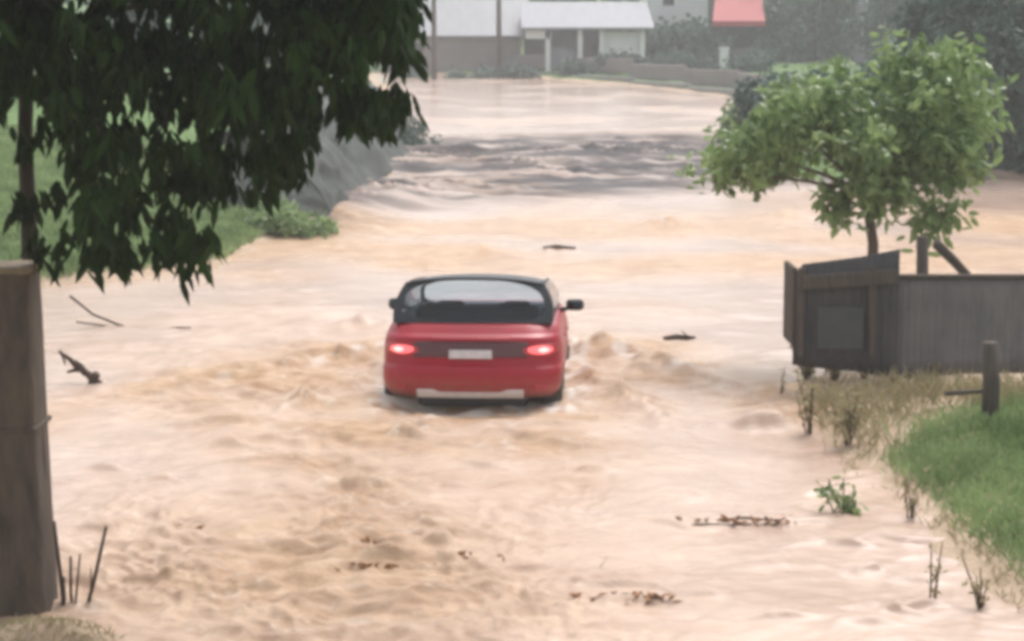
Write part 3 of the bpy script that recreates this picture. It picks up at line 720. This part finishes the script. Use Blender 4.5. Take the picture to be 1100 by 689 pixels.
def wheel(x, y):
    s = 1 if x > 0 else -1
    mb = MB(); mb.lathe([(-.11,.24),(-.12,.33),(-.09,.368),(0,.374),(.09,.368),(.12,.33),(.11,.24)], n=36, c=(x, y, .37)); wo = mb.build('wheel', M['rubber'], car)
    mb = MB(); mb.lathe([(s*.02,.02),(s*.03,.06),(s*.07,.09),(s*.06,.2),(s*.10,.245),(s*.02,.25)], n=36, c=(x, y, .37))
    for k in range(10):
        a = 2*PI*k/10; mb.tube([(x+s*.085, y+.06*math.cos(a), .37+.06*math.sin(a)), (x+s*.095, y+.23*math.cos(a+.1), .37+.23*math.sin(a+.1))], [.022,.016], n=6)
    mb.build('rim', M['alloy'], wo)
for x in (-.835, .835):
    for y in (.80, 3.46): wheel(x, y)
for s in (-1, 1):
    mb = MB(); mb.box((s*.945, 1.75, 1.0), (.02, .2, .025), bevel=.008); mb.build('door_handle', M['paint'], car)
    mb = MB(); mb.box((s*.945, 2.65, 1.0), (.02, .2, .025), bevel=.008); mb.build('door_handle', M['paint'], car)

# ------------------------------------------------------------------ gate post, left foreground
Y0 = 13.0; pl, pr = at(-26, 480, Y0).x, at(50, 480, Y0).x; zt = at(20, 290, Y0).z; cxp = (pl+pr)/2; wp = pr-pl
gp = empty('gate_post', (cxp, Y0, 0)); gp.rotation_euler = (0, math.radians(-.9), 0)
tag(gp, 'thick weathered brown gate post at the left edge under the dark leaves', 'post')
mb = MB(); h0 = -.35
def pf(u, v):
    z = h0+(zt-h0)*v; a = u*2*PI; ex = lambda t: math.copysign(abs(t)**.30, t)
    r = wp/2*(1.0+.10*(1-v)**3 - .02*v) * (1+.02*float(gnoise(np.array(z*2.2), np.array(u*7.0), 5)))
    return Vector((r*ex(math.cos(a)), r*ex(math.sin(a)), z))
mb.grid(pf, 40, 50); mb.build('shaft', M['post'], gp)
mb = MB(); mb.box((0, 0, zt+.015), (wp*1.02, wp*1.02, .045), bevel=.012); mb.build('cap', M['post_cap'], gp)
mb = MB(); mb.box((0, 0, at(0, 456, Y0).z), (wp*1.035, wp*1.035, .035), bevel=.008); mb.build('band', M['post'], gp)
mb = MB(); mb.box((-wp*.115, -wp*.5-.012, at(0, 505, Y0).z), (.055, .03, .78), bevel=.008); mb.build('dark_slot', M['iron'], gp)  # dark strip added on the face for the shade in a slot

# ------------------------------------------------------------------ metal sheet fence, right
def sheet(name, label, pxs, tops, bots, Y, m, amp, lam, thick=.012, mats=None):
    p0 = at(pxs[0], tops[0], Y); t = empty(name, (p0.x, Y, 0)); tag(t, label, 'fence', 'metal sheet fence panels')
    W_ = at(pxs[-1], 300, Y).x-p0.x
    def fn(u, v):
        px = pxs[0]+(pxs[-1]-pxs[0])*u
        zt_ = at(px, np.interp(px, pxs, tops), Y).z; zb_ = at(px, np.interp(px, pxs, bots), Y).z
        return Vector((W_*u, amp*math.sin(2*PI*W_*u/lam), zb_+(zt_-zb_)*v))
    mb = MB(); mb.grid(fn, int(W_/lam*10), 6, thick=(0, -thick, 0)); mb.build('sheet', m, t)
    return t, p0
fa, p0 = sheet('fence_panel', 'tall dark metal sheet panel at the waterside end of the fence', [853,862,925,966], [298,284,276,268], [392,394,400,408], 21.4, M['sheet_dark'], .005, .09)
W_ = lambda px, Y: at(px, 300, Y).x
mb = MB()
for px in (860, 937): mb.box((W_(px, 21.4)-p0.x, -.05, (at(px, 287, 21.4).z+at(px, 382, 21.4).z)/2), (.075, .05, at(px, 287, 21.4).z-at(px, 382, 21.4).z), bevel=.01)
mb.box(((W_(860,21.4)+W_(963,21.4))/2-p0.x, -.055, at(900, 300, 21.4).z), (W_(963,21.4)-W_(860,21.4), .05, .16), rot=Matrix.Rotation(-math.radians(4), 3, 'Y'), bevel=.012)
mb.build('timber_frame', M['wood'], fa)
mb = MB(); mb.box((W_(903,21.4)-p0.x, -.045, at(903, 352, 21.4).z), (.50, .02, .46), bevel=.006); mb.build('patch_board', M['sheet_teal'], fa)
mb = MB(); z0 = at(858, 330, 21.4)
mb.box((.01, .35, z0.z), (.05, .7, .85), bevel=.01); mb.build('end_board', M['wood'], fa)
fb, q0 = sheet('fence_panel', 'long low grey metal sheet panel with rust streaks right of the dark panel', [966,1040,1190], [297,297,296], [408,402,400], 21.6, M['sheet_grey'], .004, .075)
mb = MB(); mb.box(((W_(966,21.6)+W_(1190,21.6))/2-q0.x, .0, at(1000,297,21.6).z), (W_(1190,21.6)-W_(966,21.6), .09, .045), bevel=.012); mb.build('top_rail', M['wood'], fb)
def post(label, a, b_, r, name='wooden_post', cat='post'):
    o = Vector(a); mb = MB(); d = Vector(b_)-o
    mb.tube([Vector((0,0,0)), d*.5+Vector((r*.2,0,0)), d], [r*1.05, r, r*.92], n=9)
    t = mb.build(name, M['wood'], None); t.location = o; return tag(t, label, cat)
def gp_(px, py, Y, dz=-.3):
    p = at(px, py, Y); p.z = float(ground_z(p.x, p.y))+dz; return p
a = gp_(992, 300, 21.9); post('upright wooden post stub standing above the grey fence panel', a, at(991, 254, 21.9), .07)
post('slanting wooden prop leaning away beside the upright stub', at(1006, 262, 21.95), at(1046, 304, 22.3), .055, 'wooden_prop', 'prop')
a = gp_(1063, 448, 18.7, -.1); post('dark wooden post in the grass in front of the grey fence panel', a, at(1064, 368, 18.7), .082)
post('thin wooden rail nailed to the dark post before the fence', at(1015, 423, 18.75), at(1060, 420, 18.72), .022, 'wooden_rail', 'rail')

# ------------------------------------------------------------------ embankment, far kerb
ep = [P2(*p) for p in [(318,246),(366,238),(412,202),(450,157),(448,138)]]
e0 = Vector((ep[1][0], ep[1][1], 0)); em = empty('embankment', e0); tag(em, 'grey concrete embankment sloping into the water at the left bend', 'embankment')
mb = MB(); pts = [Vector((p[0], p[1], 0)) for p in ep]
def epath(u):
    q = u*(len(pts)-1); i = min(int(q), len(pts)-2); return pts[i].lerp(pts[i+1], q-i)
def efn(u, v):
    p = epath(u); d = (epath(min(1, u+.02))-epath(max(0, u-.02))).normalized(); nrm = Vector((-d.y, d.x, 0))
    hh = float(np.interp(u, [0,.25,.55,.85,1], [.9,2.0,2.5,2.0,1.0])); q = v
    off = nrm*(2.4*q**1.1); bump = .12*float(gnoise(np.array(p.x*2.6+q*9), np.array(p.y*1.3+q*3), 79))+.28*float(gnoise(np.array(p.x*.7+q*2.5), np.array(p.y*.30), 77))+.10*float(gnoise(np.array(p.x*2+q*6), np.array(p.y*1.1), 78))
    z = float(wl(p.y))-.4+(hh+.4)*(1-(1-min(1, q*1.15))**1.7)
    return p+off-nrm*bump+Vector((0,0,z))-e0
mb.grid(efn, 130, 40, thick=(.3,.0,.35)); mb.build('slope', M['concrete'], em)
# verge and kerb along the far edge of the water
kp = [P2(*p) for p in [(556,82),(600,83.5),(680,91),(740,98),(800,105),(830,110)]]
mb = MB()
for k, dz, off in ((0, .16, .6),):
    for a, c in zip(kp[:-1], kp[1:]):
        A = Vector((a[0], a[1]+off, float(wl(a[1]+off))+.1)); B = Vector((c[0], c[1]+off, float(wl(c[1]+off))+.1)); d = B-A
        mb.box((A+B)/2, (d.length+.25, .3, .42), rz=math.atan2(d.y, d.x), bevel=.04)
kb = mb.build('kerb', M['kerb'], None); tag(kb, 'pale concrete kerb along the far edge of the flood water', 'kerb')
mb = MB()
for a, c in zip(kp[:-1], kp[1:]):
    A = Vector((a[0]*1.03, a[1]+6, float(ground_z(a[0]*1.03, a[1]+6))+.45)); B = Vector((c[0]*1.03, c[1]+6, float(ground_z(c[0]*1.03, c[1]+6))+.45)); d = B-A
    mb.box((A+B)/2, (d.length+.2, .25, .9), rz=math.atan2(d.y, d.x), bevel=.04)
lw = mb.build('low_wall', M['wall_brown_hazed'], None); tag(lw, 'low grey brown boundary wall before the far houses', 'wall')

# ------------------------------------------------------------------ far houses
def house(name, label, px0, px1, Y, depth, wall_h, roof_h, wm, rm, cat='building', hip=False, openings=(), roof_over=.5, group=None):
    x0, x1 = W_(px0, Y), W_(px1, Y); base = min(float(ground_z(x, Y+d)) for x in (x0, x1) for d in (0, depth))
    cx_ = (x0+x1)/2; w_ = x1-x0; t = empty(name, (cx_, Y, base)); tag(t, label, cat, group)
    mb = MB(); mb.box((0, depth/2, wall_h/2-.2), (w_, depth, wall_h+.4)); 
    # gable ends
    for yy in (0, depth):
        pass
    mb.build('wall', wm, t)
    mb = MB(); o = roof_over; hw = w_/2+o; th = .12
    prof = [(-o, 0), (depth/2, roof_h), (depth+o, 0)]
    vs = []
    for x in (-hw, hw):
        for y, z in prof: vs.append((x, y, wall_h+z)); 
        for y, z in prof: vs.append((x, y, wall_h+z-th))
    fs = [(0,6,7,1),(1,7,8,2),(3,4,10,9),(4,5,11,10),(0,1,4,3),(1,2,5,4),(6,9,10,7),(7,10,11,8),(0,3,9,6),(2,8,11,5)]
    mb.add(vs, fs)
    for x in (-w_/2+.01, w_/2-.01):   # gable infill
        mb.add([(x, 0, wall_h-.1), (x, depth, wall_h-.1), (x, depth/2, wall_h+roof_h-.12)], [(0,1,2)])
    mb.build('roof', rm, t)
    for (a, z0, z1, w2, kind) in openings:
        x = W_(a, Y)-cx_
        mb = MB(); mb.box((x, -.02, (z0+z1)/2), (w2, .10, z1-z0), bevel=.02); fo = mb.build(kind, M['wall_white'] if kind != 'door' else M['wood'], t)
        mb = MB(); mb.box((x, -.06, (z0+z1)/2), (w2-.2, .06, z1-z0-.2)); mb.build('pane', M['opening'], fo)
    return t
house('shed', 'long grey lilac shed with pale sheet roof left of the open shed', 418, 560, 140, 8, 2.5, 2.6, M['wall_brown_hazed'], M['roof_lilac'], openings=((448,0.2,2.0,1.0,'door'),), group='sheds at the far end')
# open shed on posts
Y = 134; x0, x1 = W_(560, Y), W_(700, Y); base = float(ground_z((x0+x1)/2, Y)); cx_ = (x0+x1)/2; w_ = x1-x0
t = empty('open_shed', (cx_, Y, base)); tag(t, 'open shed with broad grey sheet roof on white posts', 'shed', 'sheds at the far end')
mb = MB()
vs = [(-w_/2,-.6,2.75),(w_/2,-.6,2.75),(w_/2,8,4.6),(-w_/2,8,4.6)]
mb.add(vs+[(x,y,z-.15) for x,y,z in vs], [(0,1,2,3),(7,6,5,4),(0,4,5,1),(1,5,6,2),(2,6,7,3),(3,7,4,0)])
mb.build('roof', M['roof_lilac'], t)
mb = MB(); mb.box((0, 7.6, 2.1), (w_-.4, .2, 4.6)); mb.build('wall', M['wall_lilac'], t)
for px in (588, 622, 645, 688):
    mb = MB(); mb.box((W_(px, Y)-cx_, 0, 1.25), (.32, .32, 2.9)); mb.build('post', M['wall_white'], t)
mb = MB(); mb.box((W_(578, Y)-cx_, -.1, 2.35), (1.7, .12, .65)); mb.build('fascia_board', M['wall_white'], t)
mb = MB(); mb.box((W_(667, Y)-cx_, .3, 1.75), (2.5, .12, 1.5)); mb.build('white_panel', M['wall_white'], t)
mb = MB(); mb.box((W_(603, Y)-cx_, .6, .8), (1.7, .12, 1.2)); mb.build('side_panel', M['wall_lilac'], t)
house('house', 'white house with dark sloping roof edge behind the bushes', 693, 760, 146, 6, 5.4, 2.2, M['wall_white'], M['roof_dark'], openings=((715,3.7,4.7,1.0,'window'),))
# red awning on posts
Y = 136; c0 = gpt(789, Y); t = empty('awning', c0); tag(t, 'red awning roof on posts right of the white house', 'awning')
mb = MB(); vs = [(-1.75,-1.2,2.75),(1.75,-1.2,2.75),(1.9,2.5,4.6),(-1.2,2.5,4.6)]
mb.add(vs+[(x,y,z-.08) for x,y,z in vs], [(0,1,2,3),(7,6,5,4),(0,4,5,1),(1,5,6,2),(2,6,7,3),(3,7,4,0)])
mb.box((0,-1.22,2.6), (3.5,.05,.35)); mb.build('canopy', M['awning_red'], t)
for x in (-1.6, 1.6):
    mb = MB(); mb.tube([(x,-1.05,-.2),(x,-1.05,2.7)], .06); mb.build('post', M['iron'], t)
mb = MB(); mb.box((0, 2.4, 2.2), (3.4,.2,4.6)); mb.build('back_wall', M['roof_dark'], t)
mb = MB(); mb.box((.2, .8, .5), (2.4,.7,1.0), bevel=.03); mb.build('counter', M['wall_brown_hazed'], t)
o = gpt(776, 128); mb = MB(); mb.box((0,0,.6), (.55,.4,1.3), bevel=.05); mb.box((0,0,1.3), (.65,.5,.12), bevel=.03)
wp_ = mb.build('gate_pillar', M['wall_white'], None); wp_.location = o; tag(wp_, 'small white gate pillar in front of the red awning', 'pillar')
house('house', 'pale bluish narrow house right of the far trees', 922, 952, 132, 5, 5.4, 1.5, M['wall_lilac'], M['roof_lilac'], openings=((930,3.2,4.4,.8,'window'),))
for px, Y, h, r, lb in ((467, 128, 8.5, .16, 'utility pole before the left end of the grey lilac shed'), (536, 133, 8.5, .17, 'utility pole between the two far sheds')):
    o = gpt(px, Y); t = empty('utility_pole', o); tag(t, lb, 'pole', 'utility poles by the far sheds')
    mb = MB(); mb.tube([(0,0,-.3),(0,0,h)], [r*1.15, r*.8], n=10); mb.build('pole', M['wood'], t)
    mb = MB(); mb.box((0,0,h-.7), (1.8,.12,.12), bevel=.02)
    for x in (-.8,-.3,.3,.8): mb.tube([(x,0,h-.62),(x,0,h-.42)], .05, n=6)
    mb.build('crossarm', M['wood'], t)

# ------------------------------------------------------------------ weeds, sticks and drift
def weed(name, label, px, py, hpx, Y=None, nst=5, nl=7, leaf=.07, m='leaf_bright', spread=.5, group=None, cat='weed', leafy=True):
    p = hit(px, py); p.z = max(float(ground_z(p.x, p.y)), -.1)-.02; hgt = hpx*p.y/F
    t = empty(name, p); tag(t, label, cat, group)
    mb = MB(); cs = []
    for k in range(nst):
        a = random.uniform(0, 2*PI); q = random.uniform(.5, 1)*hgt; s = random.uniform(.1, spread)*q
        k0 = Vector((random.uniform(-.03,.03), random.uniform(-.03,.03), -.05)); tip = Vector((math.cos(a)*s, math.sin(a)*s*.6, q)); md_ = k0.lerp(tip, .5)+Vector((0,0,q*.1))
        mb.tube([k0, md_, tip], [.009,.007,.004], n=5)
        for j in range(nl): cs.append(md_.lerp(tip, random.uniform(-.2, 1)))
    mb.build('stems', M['twig'], t)
    if leafy:
        v, f, tt = rosettes(np.array(cs), 3, leaf, leaf*.5, .15, spread=.02)
        npmesh('leaves', v, f, M[m], t, smooth=False, attrs={'tint': ('FACE', tt)})
    return t
weed('weed', 'small green leafy shrub standing in the shallow water below the fence', 908, 555, 62, nst=8, nl=5, leaf=.075, spread=.8, group='weeds along the right bank')
weed('weed', 'thin stalk weed with few pale leaves between shrub and green grass', 978, 560, 62, nst=4, nl=4, leaf=.05, m='dry', spread=.25, group='weeds along the right bank')
weed('weed', 'tall bare weed stalk in the water below the green grass', 1004, 648, 120, nst=3, nl=4, leaf=.045, m='dry', spread=.12, group='weeds along the right bank')
weed('weed', 'yellowish weed stalks at the lower right bank edge', 1055, 655, 90, nst=5, nl=4, leaf=.05, m='dry', spread=.35, group='weeds along the right bank')
weed('weed', 'brown wilted weed hanging at the bank just under the dark panel', 870, 470, 80, nst=7, nl=4, leaf=.07, m='dry', spread=.35, group='weeds along the right bank')
weed('weed', 'olive wilted weed clump on the bank above the small green shrub', 912, 484, 60, nst=8, nl=6, leaf=.08, m='dry', spread=.5, group='weeds along the right bank')
weed('weed', 'lone leaning stalk in the water left of the fence', 838, 432, 46, nst=2, nl=2, leaf=.05, m='dry', spread=.2, group='weeds along the right bank')
for k, (px, py, h_, lb) in enumerate(((868,412,46,'wilted brown weed at the left corner under the dark panel'),(896,416,52,'tall wilted brown weed under the middle of the dark panel'),(928,414,44,'wilted brown weed under the right end of the dark panel'),(958,420,40,'dry weed where the dark and grey panels meet'),(1000,424,36,'dry weed below the grey panel left of the dark post'))):
    weed('weed', lb, px, py, h_, nst=12, nl=6, leaf=.07, m='dry', spread=.5, group='weeds along the right bank')
# dead sticks at the foot of the gate post
p = hit(88, 662); t = empty('dead_stick_bunch', (p.x, p.y, max(float(ground_z(p.x, p.y)), 0)))
tag(t, 'bunch of bare brown sticks beside the foot of the gate post', 'sticks')
mb = MB()
for px0, py0, px1, py1, r in ((86,664,114,566,.016),(80,660,76,598,.014),(78,662,86,595,.010),(70,655,58,560,.018),(74,664,68,620,.02),(90,664,98,610,.008)):
    A = at(px0, py0, p.y+random.uniform(-.08,.08))-t.location; B = at(px1, py1, p.y+random.uniform(-.1,.1))-t.location
    A.z -= .1; mb.tube([A, A.lerp(B,.5)+Vector((random.uniform(-.02,.02),0,0)), B], [r, r*.9, r*.7], n=6)
mb.build('sticks', M['twig'], t)
def drift(label, px, py, ln, rz, r=.03, name='driftwood', twigs=3, dz=.01):
    p = hit(px, py); mb = MB(); mb.tube([(-ln/2,0,0),(-ln*.1,.02,r*.5),(ln*.2,-.01,r*.2),(ln/2,.015,.01)], [r*.7, r, r*.85, r*.4], n=7)
    for k in range(twigs):
        x = random.uniform(-.3,.4)*ln; s = random.choice((-1,1)); mb.tube([(x,0,0),(x+.09*s,s*.06,.05),(x+.16*s,s*.1,.09+random.uniform(0,.05))], [r*.45,r*.35,r*.15], n=5)
    o = mb.build(name, M['twig'], None); o.location = (p.x, p.y, float(wl(p.y))+dz); o.rotation_euler = (0,0,rz); return tag(o, label, 'driftwood', 'drifting wood')
drift('dark twig floating far out right of the car', 730, 368, .42, .1, .04, twigs=1, dz=.05)
drift('dark stick drifting beyond the car', 601, 273, .6, .05, .05, twigs=0, dz=.1)
drift('brown stick drifting in the foreground left of centre', 372, 591, .26, .12, .014, twigs=0, dz=.02)
drift('orange brown stick drifting lowest in the left foreground', 400, 614, .34, -.2, .016, twigs=0, dz=.03)
drift('thin dark stick drifting in the right foreground', 660, 632, .36, .08, .012, twigs=0, dz=.02)
drift('short dark twig drifting in the foreground right of centre', 640, 622, .2, .4, .012, twigs=1, dz=.02)
drift('long thin stick by the right bank edge near the small shrub', 770, 568, .55, .03, .013, twigs=0, dz=.02)
def litter(label, px, py, lx_, ly_, n, mm):  # patches added where dark wave streaks came out too faint
    p = hit(px, py); t = empty('debris_patch', (p.x, p.y, .035)); tag(t, label, 'debris', 'floating debris patches')
    c = np.stack([RNG.normal(size=n)*lx_*.5, RNG.normal(size=n)*ly_*.5, RNG.uniform(0, .03, n)], 1)
    v, f, tt = rosettes(c, 2, .09, .035, .0, spread=.01); v[:, 2] = np.clip(v[:, 2], -.01, .055)
    tag(npmesh('leaf_litter', v, f, M[mm], t, smooth=False, attrs={'tint': ('FACE', tt)}), kind='stuff')
    mb = MB(); L_ = lx_*1.1
    mb.tube([(-L_*.5,0,.01),(0,.03,.03),(L_*.5,-.02,.015)], [.006,.012,.006], n=6); mb.build('stick', M['twig'], t)
litter('dark brown patch of leaf litter floating left in the foreground', 368, 591, .26, .07, 34, 'litter')
litter('orange brown raft of leaf litter, the lowest and largest one', 402, 616, .34, .16, 60, 'litter')
litter('thin streak of added leaf litter floating right of the orange brown raft', 470, 606, .42, .06, 26, 'litter')
litter('small dark scrap of added leaf litter nearest the gate post sticks', 207, 576, .14, .05, 14, 'litter')
litter('dark streak of added leaf litter at the lower right of the foreground', 672, 650, .4, .05, 24, 'litter')
litter('added leaf litter strand floating in front of the small green shrub', 800, 566, .5, .05, 22, 'litter')
# tangled dark branch left, standing out of the water
p = hit(84, 412); t = empty('tangled_branch', (p.x, p.y, 0)); tag(t, 'small dark tangled branch sticking out of the water beside the gate post', 'branch')
mb = MB(); Yb = p.y
for a, c, r in (((104,411),(84,396),.05),((84,396),(65,379),.035),((104,402),(96,413),.05),((88,398),(72,400),.03),((64,377),(70,392),.02),((104,410),(112,414),.02),((92,402),(80,388),.045)):
    A = at(*a, Yb)-t.location; B = at(*c, Yb)-t.location; mb.tube([A, A.lerp(B,.5)+Vector((0,.03,.01)), B], [r, r*.9, r*.5], n=6)
A = at(100, 408, Yb)-t.location; mb.tube([A, A+Vector((.02,.05,-.25))], .02, n=6)
mb.build('wood', M['twig'], t)
p = hit(130, 352); mb = MB()
mb.tube([at(75,318,p.y)-p, at(100,338,p.y)-p, at(135,352,p.y)-p, at(205,352,p.y)-p], [.02,.018,.018,.01], n=6)
mb.tube([at(82,346,p.y)-p, at(120,351,p.y)-p, at(150,353,p.y)-p], [.012,.012,.01], n=6)
o = mb.build('fallen_branch', M['twig'], None); o.location = p; tag(o, 'thin fallen branch lying on the water below the dark crown', 'branch')

# ------------------------------------------------------------------ air
hz = MB(); hz.box((0, 230, 27), (700, 620, 64)); h = hz.build('haze', [], None); tag(h, 'pale rainy haze filling the air', 'haze', kind='stuff')
m = bpy.data.materials.new('haze_air'); m.use_nodes = True; nt = m.node_tree; nt.nodes.clear()
vo = nt.nodes.new('ShaderNodeVolumePrincipled'); vo.inputs['Color'].default_value = (.80, .81, .84, 1); vo.inputs['Density'].default_value = .0016; vo.inputs['Anisotropy'].default_value = .1
ou = nt.nodes.new('ShaderNodeOutputMaterial'); nt.links.new(vo.outputs[0], ou.inputs['Volume'])
h.data.materials.clear(); h.data.materials.append(m)

# ------------------------------------------------------------------ light
SUN_E, SUN_R = math.radians(58), math.radians(25)
W = bpy.data.worlds.new('World'); scene.world = W; W.use_nodes = True; N, L = W.node_tree.nodes, W.node_tree.links
bg = N['Background']; sk_ = N.new('ShaderNodeTexSky'); sk_.sky_type = 'NISHITA'; sk_.sun_disc = False
sk_.sun_elevation = SUN_E; sk_.sun_rotation = SUN_R; sk_.air_density = 1.0; sk_.dust_density = 4.0
hs = N.new('ShaderNodeHueSaturation'); hs.inputs['Saturation'].default_value = .22
L.new(sk_.outputs[0], hs.inputs['Color']); L.new(hs.outputs[0], bg.inputs['Color']); bg.inputs['Strength'].default_value = .15
sl = bpy.data.lights.new('sun', 'SUN'); sl.energy = 1.2; sl.angle = math.radians(25); sl.color = (1, .95, .9)
so = bpy.data.objects.new('sun', sl); COL.objects.link(so); so.location = (0, 0, 60)
dirv = Vector((math.sin(SUN_R)*math.cos(SUN_E), math.cos(SUN_R)*math.cos(SUN_E), math.sin(SUN_E)))
so.rotation_euler = dirv.to_track_quat('Z', 'Y').to_euler()

vs_ = scene.view_settings; scene.display_settings.display_device = 'sRGB'
vs_.view_transform = 'Standard'; vs_.look = 'None'; vs_.gamma = 1; vs_.use_curve_mapping = False; vs_.exposure = 0.88
cy = scene.cycles; cy.use_denoising = True; cy.max_bounces = 8; cy.transparent_max_bounces = 12; cy.volume_bounces = 1
cy.filter_width = 4.4
scene.render.engine = 'CYCLES'
